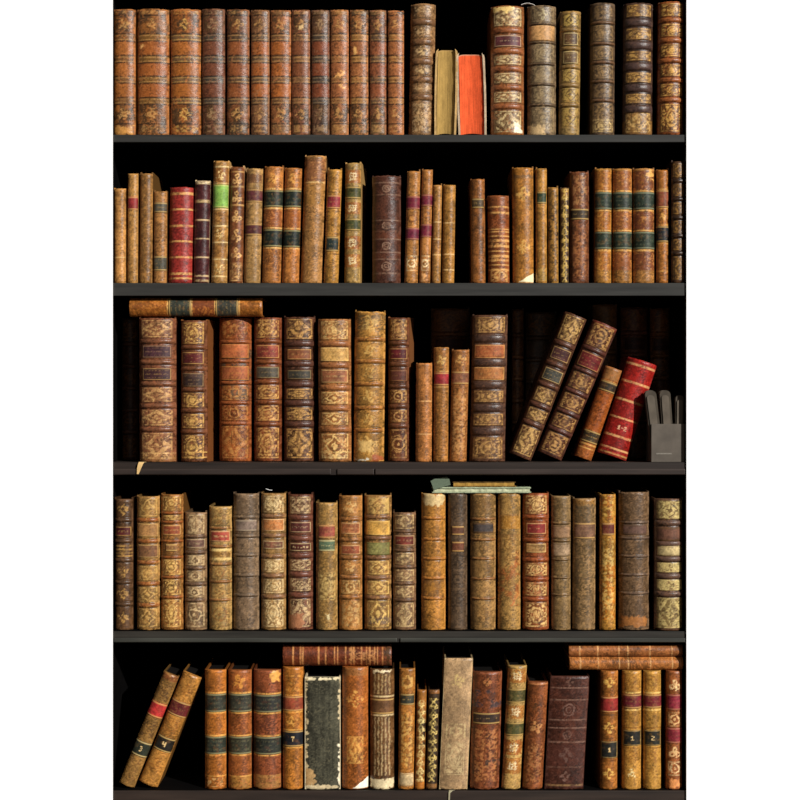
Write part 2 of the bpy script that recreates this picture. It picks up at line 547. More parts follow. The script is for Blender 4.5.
        lb = link('title_label', make_mesh('title_label', np.stack([x, y, z], -1).reshape(-1, 3), q, c.reshape(-1, 3), LABELM), spine)
        if opt.get('name'):
            lb['label'] = opt['name']
    # ---- boards
    cc = lin(cover) if cover else base * 0.55
    t = min(0.0032, 0.14 * wm)
    for sgn in (-1, 1):
        dz = (0.2 + cspike * rng.rand()) * px
        xo, xi = sgn * (wm / 2 - 0.0003), sgn * (wm / 2 - t)
        xs = sorted((xo, xi))
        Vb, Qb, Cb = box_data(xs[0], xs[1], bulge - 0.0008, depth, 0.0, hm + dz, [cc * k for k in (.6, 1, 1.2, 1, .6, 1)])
        # the boards' front top corner is rubbed lower than the back corner
        topv = Vb[:, 2] > hm * 0.5
        Vb[topv & (Vb[:, 1] < depth * 0.5), 2] = hm + (horn * rng.rand() - 0.3) * px
        Vb[:, 0] += leanm * Vb[:, 2] / hm
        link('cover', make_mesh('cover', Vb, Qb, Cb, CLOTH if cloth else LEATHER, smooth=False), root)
    pc = lin(pages)
    tp = lin('0e0b09')
    Vb, Qb, Cb = box_data(-wm / 2 + t + 0.0002, wm / 2 - t - 0.0002, bulge + 0.001, depth - 0.004, 0.002, hm - 3.0 * px,
                          [pc, tp, pc, pc, pc * 2, pc])
    Vb[:, 0] += leanm * Vb[:, 2] / hm
    link('page_block', make_mesh('page_block', Vb, Qb, Cb, PAPER, smooth=False), root)


def wx(px_, r):
    return (px_ - 400) * PX * (CAMD + r) / CAMD


def wz(py_, r):
    return CAMZ + (400 - py_) * PX * (CAMD + r) / CAMD


def B(row, x0, x1, top, base, desc, key=None, lean=0.0, rec=None, yaw=0.0, depth=None, name='book', **kw):
    """upright book: x0,x1 = foot edges and top = head in photo px, vertical positions below in photo px"""
    nbook[0] += 1
    sd = nbook[0] * 1.37
    r = REC[row] if rec is None else rec
    rs = r + 0.007       # the widest line of a rounded spine lies behind its front
    k = PX * (CAMD + rs) / CAMD
    zb = SHELFZ[row] + 0.0005
    ztop = wz(top, r)
    hpx = (ztop - zb) / k
    sh = lambda y: y - top
    conv = dict(kw)
    if 'bands' in kw: conv['bands'] = [sh(y) for y in kw['bands']]
    if 'labels' in kw: conv['labels'] = [(sh(l[0]), sh(l[1])) + tuple(l[2:]) for l in kw['labels']]
    if 'lines' in kw: conv['lines'] = [(sh(l[0]),) + tuple(l[1:]) for l in kw['lines']]
    if 'zones' in kw: conv['zones'] = [(sh(l[0]), sh(l[1]), l[2]) for l in kw['zones']]
    if 'orn' in kw: conv['orn'] = [(sh(l[0]), sh(l[1])) + tuple(l[2:]) for l in kw['orn']]
    if 'tear' in kw: conv['tear'] = [(sh(l[0]), sh(l[1])) + tuple(l[2:]) for l in kw['tear']]
    if 'blotch' in kw: conv['blotch'] = [(sh(l[0]), sh(l[1]), l[2]) for l in kw['blotch']]
    conv.setdefault('horn', {2: 2.4, 3: 1.6, 4: 2.0}.get(row, 0.5))
    root = empty(name, (wx((x0 + x1) / 2, rs), r, zb), (0, 0, yaw))
    build_book(root, x1 - x0, hpx, k, base, sd, lean=lean, depth=depth or DEPTH[row] * (0.88 + 0.2 * ((nbook[0] * 37) % 10) / 10), **conv)
    tag(root, desc, 'book', GROUPS[row])
    if key:
        BOOKS[key] = ztop
    return root


def T(row, corner_x, w, L, deg, base, desc, rec=None, depth=0.12, **kw):
    """book leaning to the right, standing on its lower right edge at corner_x; kw positions in px below its own head"""
    nbook[0] += 1
    r = REC[row] if rec is None else rec
    k = PX * (CAMD + r) / CAMD
    a = math.radians(deg)
    # local foot-right corner (w/2,0,0) must land on the shelf
    cx, cz = wx(corner_x, r), SHELFZ[row] + 0.0005
    hw = w * k / 2
    root = empty('book', (cx - hw * math.cos(a), r, cz + hw * math.sin(a)), (0, a, 0))
    build_book(root, w, L, k, base, nbook[0] * 1.37, depth=depth, **kw)
    tag(root, desc, 'book', GROUPS[row])
    return root


def H(row, x0, x1, thick, zrest, base, desc, rec=0.02, depth=0.13, **kw):
    """book lying flat, spine to the viewer, head to the right; kw positions = px from the right end"""
    nbook[0] += 1
    k = PX * (CAMD + rec) / CAMD
    root = empty('book', (wx(x0, rec), rec, zrest + thick * k / 2), (0, math.pi / 2, 0))
    build_book(root, thick, x1 - x0, k, base, nbook[0] * 1.37, depth=depth, top_rag=0.2, cspike=0.0, **kw)
    tag(root, desc, 'book', GROUPS[row])
    return zrest + thick * k


# ------------------------------------------------------------------ setting
XL, XR = -0.580, 0.578      # inner faces of the bookcase
WL, WR = -0.574, 0.5722     # edges of the wall opening
YB = 0.31                   # back of the bookcase
def wall(nm, pts, z0, z1):
    """plastered wall with the given floor plan (counter-clockwise)"""
    n = len(pts)
    vs = np.array([(x, y, z0) for x, y in pts] + [(x, y, z1) for x, y in pts])
    q = np.array([(i, (i + 1) % n, (i + 1) % n + n, i + n) for i in range(n)])
    o = link(nm, make_mesh(nm, vs, q, None, WALLM, polys=[list(range(n - 1, -1, -1)), list(range(n, 2 * n))], smooth=False))
    o['kind'] = 'structure'


FY = -0.004     # plaster face, just proud of the shelf fronts
wall('wall_left', [(-2.6, FY), (WL, FY), (WL, -0.0008), (XL - 0.0226, -0.0008), (XL - 0.0226, 0.34), (-2.6, 0.34)], -0.12, 2.5)
wall('wall_right', [(WR, FY), (2.6, FY), (2.6, 0.34), (XR + 0.0226, 0.34), (XR + 0.0226, -0.0008), (WR, -0.0008)], -0.12, 2.5)
wall('wall_top', [(WL, FY), (WR, FY), (WR, 0.34), (WL, 0.34)], 1.6606, 2.5)
o = box_obj('floor', (-2.6, 2.6, -4.2, 0.5, -0.17, -0.12), FLOORM); o['kind'] = 'structure'

case = empty('bookcase', (0, 0.15, -0.12))
tag(case, 'tall black wooden bookcase with five rows of old books set between white walls', 'bookcase')


def cpart(name, b, mat, bevel=0.0):
    o = box_obj(name, b, mat, None, bevel)
    o.parent = case
    o.location = (0, -0.15, 0.12)
    return o


cpart('side_panel', (XL - 0.022, XL, 0, YB, -0.12, 1.64), BLACKWOOD)
cpart('side_panel', (XR, XR + 0.022, 0, YB, -0.12, 1.64), BLACKWOOD)
cpart('back_panel', (XL - 0.022, XR + 0.022, YB, YB + 0.012, -0.12, 1.64), BLACKWOOD)
cpart('top_board', (XL - 0.022, XR + 0.022, 0, YB + 0.012, 1.64, 1.66), BLACKWOOD)
cpart('plinth', (XL, XR, 0.02, 0.04, -0.12, -0.03), BLACKWOOD)
for row, col, th in ((1, '2b2a27', 0.0150), (2, '2c2b28', 0.0255), (3, '251c17', 0.0255), (4, '27241f', 0.0220), (5, '2a201a', 0.0480)):
    z1 = SHELFZ[row]
    nm = {1: 'pale grey worn front edge', 3: 'dark brown shelf with a split front lip', 5: 'thick dark brown bottom shelf'}.get(row)
    m_ = shelf_mat('worn_shelf_wood', col)
    cpart('shelf', (XL, XR, 0.004, YB, z1 - th, z1), m_ if row == 3 else BLACKWOOD)
    o = cpart('shelf_edge', (XL, XR, 0.0, 0.004, z1 - th, z1), m_, 0.001)
    if nm: o['label'] = nm
# split moulding along the third and fourth shelf fronts
lipm = shelf_mat('worn_lip_wood', '2e241f')
for a, b in ((114, 331), (337, 374), (375, 685)):
    z1 = SHELFZ[3]
    cpart('shelf_lip', (wx(a, 0), wx(b, 0), -0.0035, 0.0, z1 - 0.0245, z1 - 0.0125), lipm, 0.002)
lipg = shelf_mat('grey_lip_wood', '35352f')
for a, b in ((114, 397), (400, 685)):
    z1 = SHELFZ[4]
    cpart('shelf_lip', (wx(a, 0), wx(b, 0), -0.0035, 0.0, z1 - 0.0215, z1 - 0.013), lipg, 0.002)

# ------------------------------------------------------------------ top shelf
DK = '24150c'


def series(x0, x1, top, base, pan, band, desc, gold='cf9a58', end=None, **kw):
    z = [(y0, y1, band) for y0, y1 in ((34, 40.6), (55.5, 62), (76.3, 82.6), (97.5, 103.6))]
    z += [(y0, y1, pan) for y0, y1 in ((41.5, 55), (63, 75.8), (83.4, 97))]
    if end:
        z += [(9, 16, end), (122, 135, end)]
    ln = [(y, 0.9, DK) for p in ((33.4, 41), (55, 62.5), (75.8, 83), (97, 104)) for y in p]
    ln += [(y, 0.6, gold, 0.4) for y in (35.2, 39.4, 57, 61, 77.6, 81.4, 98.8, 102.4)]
    ln += [(15.2, 0.7, DK), (123.5, 0.7, DK)]
    kw.setdefault('blotch', [(8, 34, '5a3d24'), (104, 136, '54391f')])
    o = [(17, 32, 'fleur', gold, None, 0.8), (105, 122, 'fleur', gold, None, 0.8), (123.5, 133, 'faint', gold, None, 0.9), (9, 15, 'faint', gold, None, 0.9)]
    return B(1, x0, x1, top, base, desc, zones=z, lines=ln, orn=o, gold=gold, oc=0.6, mott=0.45, wear=0.65, cspike=0.3, top_rag=1.0, bulge=0.0002 * (x1 - x0) * 2.2, **kw)


series(113.6, 135.6, 8.4, '9a6230', 'ae6a30', '7d5630', 'golden brown calf book with flat gilt bands at the left end of the top shelf', tear=[(126, 135, 0.0, 0.9, 'b8803e')])
series(136.8, 169.0, 8.0, '95602f', 'ab622c', '85602f', "thick orange brown calf book with a nicked upper panel, second on the top shelf", tear=[(43, 48, 0.12, 0.25, 'd8a05c')])
series(170.2, 200.8, 8.4, '9c5f2c', 'b06a2c', '7c6040', "thick tan calf book with bright gold flourish near its foot, third on top shelf", gold='e6b25c')
series(202.2, 225.0, 8.0, '6e4732', '7c4830', '4b443a', 'dull purplish brown calf book with grey bands, fourth on the top shelf', gold='a8855c')
series(226.8, 249.4, 8.6, '80502f', '96562e', '5e4a36', 'brown calf book with a charcoal scuff above its dark foot, fifth on the top shelf', end='54422e')
series(251.0, 269.6, 9.2, '7e583a', 'b0642e', '6d563e', 'brown calf book with darkened left edge and orange panels, sixth on the top shelf', blotch=[(36, 90, '3a3026')])
series(270.6, 291.0, 9.4, '98613a', 'b4682e', '765638', 'russet calf book with glossy orange panels, seventh on the top shelf', end='8a6440')
series(291.8, 310.2, 9.2, '85553a', '8a5232', '8a6440', 'brown calf book with a pale chip in its top panel, eighth on the top shelf', tear=[(24, 29, 0.35, 0.65, 'd6b27a')])
series(311.4, 329.6, 9.2, '6c4c38', '8e4c2e', '4c4238', 'dark brown calf book with reddish panels and slate bands, ninth on the top shelf', gold='b08c60')
series(330.4, 348.8, 9.0, 'a06840', 'ab6a40', '96683e', 'light russet calf book flecked with tan scuffs, tenth on the top shelf', tear=[(71, 76, 0.3, 0.75, 'd69a58'), (83, 87, 0.4, 0.8, 'd69a58')], end='a87644')
series(350.0, 368.4, 9.2, '9c683c', 'a5673c', 'a07440', "tan brown calf book with gilt lower bands, eleventh from the left on the top shelf", tear=[(47, 53, 0.25, 0.4, 'dca660')], end='6a5238')
series(369.6, 386.4, 9.4, '86573a', '9a5836', '6a543e', 'narrow chestnut calf book with dull grey upper bands, twelfth on the top shelf', end='8a6a44')
series(387.8, 404.0, 9.8, 'a56a3e', 'ae6c3e', 'a2703c', "narrow orange tan calf book, last of the long matching set on the top shelf", blotch=[(9, 22, '3c3026')])
B(1, 408.6, 433.6, 3.0, '8d6c48', "tall mottled fawn book just left of the two books showing their page edges", lean=2.4,
  bands=[21.5, 41.5, 61, 79, 96.5], bw=3.0, bandcol='6f4c30', pats='faint', gold='d6b583', mott=0.55, wear=0.6, orn=[(45, 56, 'fleur', 'd0ac74'), (65, 75, 'fleur', 'd0ac74'), (8, 18, 'fleur', '5a3c22'), (104, 130, 'fleur', 'c09a68')])


def fore_book(x0, x1, top, cover, page, desc, bx=0.0, lean=0.0, gap=0.0):
    """book standing with its fore edge outward: page edges framed by two boards"""
    nbook[0] += 1
    r = 0.012
    k = PX * (CAMD + r) / CAMD
    w = (x1 - x0) * k
    h = wz(top, r) - SHELFZ[1]
    lm = lean * k
    root = empty('book', (wx((x0 + x1) / 2, r), r, SHELFZ[1] + 0.0005))
    t = 0.0042
    cc = lin(cover)
    for sgn in (-1, 1):
        n, mz = 9, 40
        zs = np.linspace(0, 1, mz)
        vs, cs = [], []
        sd = nbook[0] + sgn
        for z in zs:
            zz = z * (h - 0.0012)
            sl = lm * z + sgn * 0.0012 * math.sin(z * 3.1)
            rag = (vnoise(np.array([z * 14.0]), np.array([sd * 1.0]))[0] - 0.5) * 0.0012
            round_ = 0.006 * max(0, (z - 0.955) / 0.045) ** 2
            xo, xi = sgn * (w / 2 - round_ * 0.8), sgn * (w / 2 - t - round_ * 0.2)
            for (xx, yy) in ((xo, rag), (xi, rag), (xi, 0.13), (xo, 0.13)):
                vs.append((xx + sl, yy, zz)); cs.append(cc * (0.7 + 0.6 * vnoise(np.array([z * 25.0 + xx * 300]), np.array([sd * 2.0]))[0]))
        q = []
        for i in range(mz - 1):
            for j in range(4):
                a, b = i * 4 + j, i * 4 + (j + 1) % 4
                q.append((a, b, b + 4, a + 4) if sgn < 0 else (b, a, a + 4, b + 4))
        polys = [[0, 1, 2, 3], [mz * 4 - 1, mz * 4 - 2, mz * 4 - 3, mz * 4 - 4]]
        if sgn < 0: polys = [p[::-1] for p in polys]
        link('cover', make_mesh('cover', np.array(vs), np.array(q), np.array(cs), LEATHER, polys=polys, smooth=False), root)
    # concave fore edge
    nx_, ny_ = 60, 60
    S, Zt = np.meshgrid(np.linspace(-1, 1, nx_), np.linspace(0, 1, ny_))
    wi = w / 2 - t - 0.0002
    hz = h - 0.0035 - 0.004 * S ** 4
    Z = 0.004 * (1 - S ** 2) + Zt * (hz - 0.004 * (1 - S ** 2)) + 0.0012
    X = S * wi + lm * Z / h
    Y = 0.0035 + 0.006 * (1 - S ** 2)
    pc = lin(page)
    c = np.ones(S.shape + (3,)) * pc
    c = c * (0.72 + 0.56 * vnoise(S * wi / 0.0007, Zt * 3))[..., None] * (0.78 + 0.44 * fbm(S * 4 + nbook[0], Zt * 11, 3))[..., None]
    c = mix(c, cc, sstep(0.982, 0.992, Zt) * 0.8)
    P = np.stack([X, Y, Z], -1).reshape(-1, 3)
    ix = np.arange(S.size).reshape(S.shape)
    q = np.stack([ix[:-1, :-1], ix[:-1, 1:], ix[1:, 1:], ix[1:, :-1]], -1).reshape(-1, 4)
    Pb = P.copy(); Pb[:, 1] = 0.122
    n = len(P)
    ring = list(ix[0, :]) + list(ix[1:, -1]) + list(ix[-1, -2::-1]) + list(ix[-2:0:-1, 0])
    q2 = [(ring[(i + 1) % len(ring)], ring[i], ring[i] + n, ring[(i + 1) % len(ring)] + n) for i in range(len(ring))]
    me = make_mesh('page_block', np.concatenate([P, Pb]), np.concatenate([q, np.array(q2)]), np.concatenate([c.reshape(-1, 3)] * 2), PAPER,
                   polys=[[i + n for i in ring]], smooth=False)
    o = link('page_block', me, root)
    # rounded spine at the rear
    th = np.linspace(0, math.pi, 16)
    prof = [(-w / 2 * math.cos(a), 0.131 + 0.010 * math.sin(a)) for a in th]
    vs = [(x, y, 0) for x, y in prof] + [(x + lm, y, h * 0.985) for x, y in prof]
    m = len(prof)
    q = [(i, i + m, i + m + 1, i + 1) for i in range(m - 1)] + [(0, m - 1, 2 * m - 1, m)]
    link('spine', make_mesh('spine', np.array(vs), np.array(q), np.array([cc] * len(vs)), LEATHER, polys=[list(range(m)), list(range(2 * m - 1, m - 1, -1))], smooth=False), root)
    tag(root, desc, 'book', GROUPS[1])
    return o


fore_book(434.4, 456.0, 48.5, 'b8945c', 'a08148', "small cream covered book turned to show its yellowed page edges on the top shelf", lean=1.6)
fore_book(458.6, 486.6, 52.8, 'b9a184', 'd6572f', 'small book turned to show its bright orange page edges on the top shelf', lean=-2.2)
B(1, 491.2, 524.4, 5.0, '8f5a30', "large brown book with cream gilt panels and maroon label beside the orange page edges", bands=[30, 50.6, 68.4, 87, 106], bw=2.6,
  bandcol='8a4f2c', pats='tooled', gold='d8c08c', field='5a3c20', labels=[(35, 46.2, '5e2a2e', {'w': 0.8, 'gold': 'd8b68a'})], mott=0.25, lw=0.8,
  tear=[(6, 12, 0.05, 0.7, 'e0bd74'), (122, 132, 0.7, 0.95, 'efe0c0')], zones=[(128, 135.5, 'a5682c')])
B(1, 527.8, 556.6, 4.8, '7d6a52', "grey brown tooled book with a tan title panel and torn foot, top shelf", bands=[23.5, 42, 63.5, 84, 104.5], bw=1.1, bandcol='5a4632',
  pats='lace', gold='a08c66', oc=0.7, labels=[(25.4, 40.4, 'c08a48', {'frame': 0, 'w': 0.86, 'rules': 0, 'worn': 0.1})], mott=0.4, wear=0.5, orn=[(7, 21, 'fleur', 'c0b085')],
  tear=[(124, 135, 0.0, 0.55, 'c8a878')])
B(1, 558.8, 579.8, 10.3, '9b7c46', "narrow olive gold book with dark lozenges on its panels on the top shelf", lean=1.6, bands=[29.5, 48, 66.5, 85, 104.5], bw=1.9, bandcol='806236',
  pats='', gold='e0c684', labels=[(32.5, 45, '5e4022', {'w': 0.7, 'frame': 1}), (51, 63.4, '654826', {'w': 0.7, 'frame': 1})], mott=0.2,
  orn=[(13.5, 26.5, 'diamond', '43301a', 'b8984e', 0.8), (69.5, 82, 'diamond', '5a4020', 'ac8c48', 0.8), (88, 101.5, 'diamond', '5a4020', 'ac8c48', 0.8), (108, 126, 'diamond', '5a4020', 'ac8c48', 0.8)], zones=[(127, 135, 'a98d58')])
B(1, 590.4, 615.0, 2.2, '5e4c3a', "dark grey brown book with gilt scrolled foot, third from the right on top shelf", lean=0.6, bands=[22.4, 43.2, 62, 81, 100], bw=1.5, bandcol='6a4a30', pats=['faint', 'lace', 'lace', 'lace', 'faint', 'lace'],
  gold='9a7c50', oc=0.8, mott=0.45, orn=[(118, 132, 'lace', 'cfae70')], wear=0.5)
B(1, 623.2, 653.0, 2.2, '4c3528', "broad book with thick plum brown bands between gold panels on the top shelf", lean=1.0, bands=[22, 45, 66, 87.6, 108.6], bw=3.6, bandcol='4a3630',
  pats='tooled', gold='c49a54', field='5a3a1c', oc=0.95, mott=0.25, zones=[(120, 134, '9a7038')], orn=[(112, 132, 'tooled', 'c8a060', '80582a')])
B(1, 658.0, 684.2, 0.8, '8a4c20', rec=0.003, desc= 'rust orange book with gold framed panels at the right end of the top shelf', lean=1.0, bands=[19.6, 39.8, 60, 79.6, 99.4], bw=2.3, bandcol='95562a',
  pats='tooled', gold='d8a858', field='4e2c12', oc=0.95, mott=0.25)

# ------------------------------------------------------------------ second shelf
S2 = 283.5
B(2, 113.8, 126.0, 188, 'c08a4c', 'plain tan book at the left end of the second shelf', lines=[(257, 0.8, 'dcb070'), (222, 0.6, 'a8743a')], mott=0.1, wear=0.3, cover='b07c40', streak=0.25)
B(2, 127.4, 138.0, 173, 'b08448', "slim gold tan book with one small red label, second on the second shelf", labels=[(196.5, 209.8, 'a02424', {'frame': 0, 'w': 0.9, 'worn': 0})], pats='', orn=[(212, 280, 'faint', '7c5426')], mott=0.35, lean=0.6)
B(2, 139.2, 152.2, 173, '99703c', 'slim mottled brown gold book without labels near the left end of the second shelf', mott=0.75, orn=[(178, 280, 'vine', '6a4420')], wear=0.5, lean=1.0)
B(2, 153.4, 166.6, 191, 'a87844', 'short tan book with two grey labels on the second shelf', labels=[(202.4, 212.4, '4e4a3c', {'frame': 0, 'w': 0.94, 'worn': 0.2}), (256, 270.5, '504b3c', {'frame': 0, 'w': 0.94, 'worn': 0.2})],
  orn=[(222, 252, 'vine', '684222')], mott=0.3, lean=0.6)
B(2, 167.8, 192.4, 186.6, '98302a', 'red book with gold rules standing upright on the second shelf', lean=1.8, lines=[(193.4, 2.2, 'd4a05c'), (209.2, 1.6, 'd4a05c'), (225.6, 1.8, 'd4a05c'), (241.2, 1.4, 'd4a05c'), (257, 1.4, 'd4a05c'), (273.4, 1.7, 'd4a05c'), (278, 1.4, 'd4a05c')], mott=0.2, cover='5a1a1a', wear=0.2)
B(2, 193.4, 208.8, 180, '451c1e', 'dark maroon book with cream edges and thin gold rules on the second shelf', lean=1.6, lines=[(182, 3.4, 'd8c090'), (201, 2.6, 'b89a68'), (219.8, 1.1, 'd0b080'), (238.4, 1.1, 'd0b080'), (257, 1.1, 'd0b080'), (275.6, 1.1, 'd0b080'), (280.5, 2, 'c0a070')], mott=0.15, cover='b8a078', wear=0.25)
B(2, 211.2, 227.0, 160.4, 'b4884c', 'gold tan book with a bright green title label on the second shelf', lean=2.4, labels=[(184.6, 207.6, '7aa63a', {'frame': 0, 'w': 0.94, 'worn': 0, 'gold': 'c8c070'})],
  zones=[(168, 182.5, 'a06a34'), (212, 222, '9a6a34'), (228, 240, 'b08040'), (245, 257, 'a5743c')], lines=[(166.6, 0.9, 'e8c88a'), (183, 0.8, 'e0bc7a'), (209, 0.9, 'e8c88a'), (225.6, 0.9, 'e8c88a'), (242, 0.9, 'e8c88a'), (259, 0.9, 'e8c88a'), (276, 0.9, 'e8c88a')],
  orn=[(168, 182, 'fleur', 'f0d08c'), (226, 241, 'fleur', 'f0d08c'), (260, 276, 'fleur', 'f0d08c')], mott=0.2, cover='c49a60')
B(2, 228.6, 242.8, 166.4, '7c4a28', 'rust brown book with a column of golden flowers on the second shelf', lean=1.8, orn=[(y, y + 17.5, 'rose', 'd8a868') for y in (170, 188, 207, 226, 244)] + [(262, 281, 'lace', 'd8a868')],
  lines=[(171.5, 0.8, 'c89858'), (186.5, 1.4, 'a88250'), (205, 0.9, 'c89858')], mott=0.25, cover='a88458')
B(2, 243.6, 260.2, 168, 'b48e58', 'tan book with two dark plum labels on the second shelf', lean=3.0, zones=[(174, 183, '7c5438')], labels=[(189, 202, '5a2628', {'frame': 0, 'w': 0.96, 'worn': 0.12}), (223.5, 235, '5e2a2a', {'frame': 0, 'w': 0.96, 'worn': 0.12})],
  orn=[(204, 221, 'faint', '8a6434'), (238, 280, 'faint', '8a6434')], mott=0.3)
GL = {'frame': 0, 'w': 0.96, 'worn': 0.12, 'gold': 'a89c68'}
B(2, 261.8, 280.8, 166, 'b0743a', "orange book with two dark green labels, next but one left of tallest tan book", lean=2.8, labels=[(190, 206.6, '23291f', GL), (229, 246.4, '1f261e', GL)], mott=0.6,
  lines=[(188.6, 1, 'dcae64'), (208, 1, 'dcae64'), (227.6, 1, 'dcae64'), (247.6, 1, 'dcae64')], zones=[(209, 227, '9a5a30')], orn=[(169, 187, 'fleur', 'd89c4c'), (248, 272, 'lace', '5a3218')])
B(2, 281.8, 298.8, 167.4, 'b27438', "orange book with two dark green labels directly left of the tallest tan book", lean=3.2, labels=[(190, 207, '1e261e', GL), (229.8, 247, '1c241d', GL)], mott=0.6,
  lines=[(188.6, 1, 'dcae64'), (208.4, 1, 'dcae64'), (228.4, 1, 'dcae64'), (248.2, 1, 'dcae64')], zones=[(209, 228, 'a8622e')], orn=[(170, 187, 'fleur', 'd89c4c'), (249, 280, 'faint', '7a4820')])
B(2, 300.2, 321.8, 155, 'ae804a', 'tallest tan book on the second shelf with a dull pink top panel, leaning right', lean=4.6, zones=[(158.4, 181, '9c6640'), (183, 205, 'b58444')], lines=[(182, 0.9, 'd8b070'), (206, 0.9, '8a6030'), (229, 0.8, '9a6c38')],
  orn=[(208, 228, 'faint', '84582c'), (250, 278, 'faint', '84582c')], mott=0.35, wear=0.5, cover='9a7448')
B(2, 323.6, 338.2, 169, 'b8873e', 'small gold book with one red and one black label on the second shelf', lean=4.0, labels=[(195, 208.4, '98282c', {'frame': 0, 'w': 0.86, 'worn': 0.2}), (236.6, 251, '24302c', {'frame': 0, 'w': 0.8, 'worn': 0.2})],
  lines=[(192, 0.9, '5a3818'), (211, 0.9, '5a3818'), (233.6, 0.9, '5a3818'), (254, 0.9, '5a3818')], orn=[(172, 190, 'fleur', '86561e'), (214, 231, 'fleur', '86561e'), (257, 272, 'fleur', '86561e')], mott=0.25)
B(2, 344.0, 360.0, 162.4, 'b89658', 'cream gold book with two olive labels beside a dark gap on the second shelf', lean=0.9, yaw=-0.07, labels=[(186.4, 198.4, '4a4a20', {'frame': 0, 'w': 0.96, 'worn': 0.12}), (218.4, 230.4, '474a22', {'frame': 0, 'w': 0.96, 'worn': 0.12})],
  zones=[(170, 183, 'b07038'), (202, 214, 'b07038'), (236, 249, 'a8642e'), (254, 267, 'b07238')], orn=[(170, 183, 'knot', 'f0dca8'), (202, 214, 'knot', 'f0dca8'), (236, 249, 'knot', 'f0dca8'), (254, 267, 'knot', 'f0dca8')], mott=0.15, cover='a8824c')
B(2, 372.2, 401.0, 174.6, '512e20', 'broad dark plum brown book with stamped circles on the second shelf', lean=0.0, lines=[(182.6, 0.9, '7c5c48'), (194.5, 0.9, '7c5c48'), (220, 0.9, '7c5c48'), (231, 0.9, '6a4430'), (239, 0.9, '7c5c48'), (252, 0.9, '7c5c48'), (259, 0.9, '7c5c48'), (273, 0.9, '7c5c48')],
  zones=[(231.5, 239, '6a3c28'), (252.5, 258.5, '643a28')], orn=[(183, 194, 'circle', '8a6a54'), (220, 231, 'circle', '8a6a54'), (240, 251.5, 'circle', '8a6a54'), (259.5, 272.5, 'circle', '8a6a54')], mott=0.3, wear=0.6, top_rag=1.6, cspike=2.5)
CR = {'frame': 0, 'w': 0.96, 'worn': 0.1, 'gold': 'b87c58'}
B(2, 404.4, 417.8, 170.6, 'b57e42', "tan book with two crimson labels, next but one right of stamped plum book", lean=2.8, labels=[(196, 209, '801830', CR), (227.6, 239.6, '741a34', CR)], orn=[(174, 193, 'fleur', '94602c'), (211, 226, 'ring', '7a4820'), (255, 271, 'ring', 'f0d09a')], mott=0.3)
B(2, 419.2, 430.2, 169.2, 'ae763e', "tan book with two crimson labels and a torn foot beside two short tan books", lean=2.8, labels=[(194.4, 206, '7c1a32', CR), (224, 237, '781730', CR)], orn=[(172, 191, 'fleur', '7e4c20'), (208, 222, 'ring', '6a3e1c'), (255, 271, 'ring', 'f0d09a')], mott=0.3, tear=[(272, 281, 0.1, 0.6, 'd49a60')])
B(2, 431.6, 440.4, 184.6, 'b28246', "slimmer of two short plain tan books left of the second shelf's middle gap", lean=1.8, lines=[(222, 0.7, 'dcb478'), (239, 0.7, 'dcb478'), (254.5, 0.7, 'dcb478')], orn=[(196, 206, 'fleur', '8a5c28'), (240, 252, 'fleur', '8a5c28')], zones=[(240, 253, '98683a')], mott=0.3)
B(2, 441.8, 454.2, 184.4, 'b4823e', "thicker of two short plain tan books left of the second shelf's middle gap", lean=1.6, lines=[(207, 0.6, '98682e'), (222.6, 0.7, 'dcb478'), (238, 0.6, '98682e'), (254, 0.7, 'dcb478'), (269.6, 0.7, 'dcb478')], orn=[(239, 253, 'fleur', '8a5c28')], mott=0.25)
B(2, 471.2, 485.6, 178.6, '96602f', 'rust marbled book standing at the right edge of the middle gap on the second shelf', lean=-0.8, labels=[(198.4, 208, '4e3c22', {'frame': 0, 'w': 0.8, 'worn': 0.2})], mott=0.7, orn=[(208, 222, 'fleur', '4c2c14')], wear=0.4)
B(2, 488.4, 509.8, 195, '8a4f28', 'short rust brown book ruled with many gold lines on the second shelf', lean=-0.6, lines=[(206.8, 1.0), (212.6, 1.8), (229, 0.8), (231.5, 0.8), (235.8, 1.0), (240.4, 2.0), (246, 1.8), (250.8, 0.8), (255.8, 2.2), (260, 1.2), (264.8, 0.8), (269.6, 1.4)], gold='d8a45e',
  zones=[(215, 226, '8c4a22')], orn=[(241, 248, 'faint', 'd8a45e'), (256, 263, 'faint', 'd8a45e'), (268, 282, 'lace', 'd8a45e')], mott=0.2)
B(2, 513.0, 534.6, 167, 'b27a34', 'broad golden orange book with faded scrollwork and a cream torn corner on the second shelf', lean=-0.7, orn=[(182, 206, 'fleur', 'd8a858'), (207, 235, 'faint', '8a5420'), (236, 258, 'fleur', 'd8a858'), (260, 270, 'faint', '8a5420')], mott=0.3, wear=0.5, corner=(1, 18, 11, 'efdcae'),
  zones=[(175, 178, '8c6840')], lines=[(178.5, 0.7, '94622a')])
B(2, 536.0, 547.0, 168, 'b8863e', "slim gold book with one small green label on the second shelf", lean=-0.2, labels=[(191.6, 203.4, '33442c', {'frame': 0, 'w': 0.8, 'worn': 0.2})], orn=[(170, 190, 'faint', '80501e'), (208, 266, 'vine', '8a5a22')], zones=[(268, 281, 'c09a50')], mott=0.35)
B(2, 548.4, 558.6, 187, 'a87c38', 'slim short gold book with black vine tooling on the second shelf', lean=-0.4, orn=[(190, 282, 'vine', '2c1e10')], blotch=[(215, 240, '2a1c10')], mott=0.45)
B(2, 559.9, 568.8, 187.2, '4c3620', 'slim short blackish brown book with gold vine tooling on the second shelf', lean=0.3, orn=[(188, 282, 'vine', 'e0b85e')], zones=[(188, 197, 'a0743a')], mott=0.3)
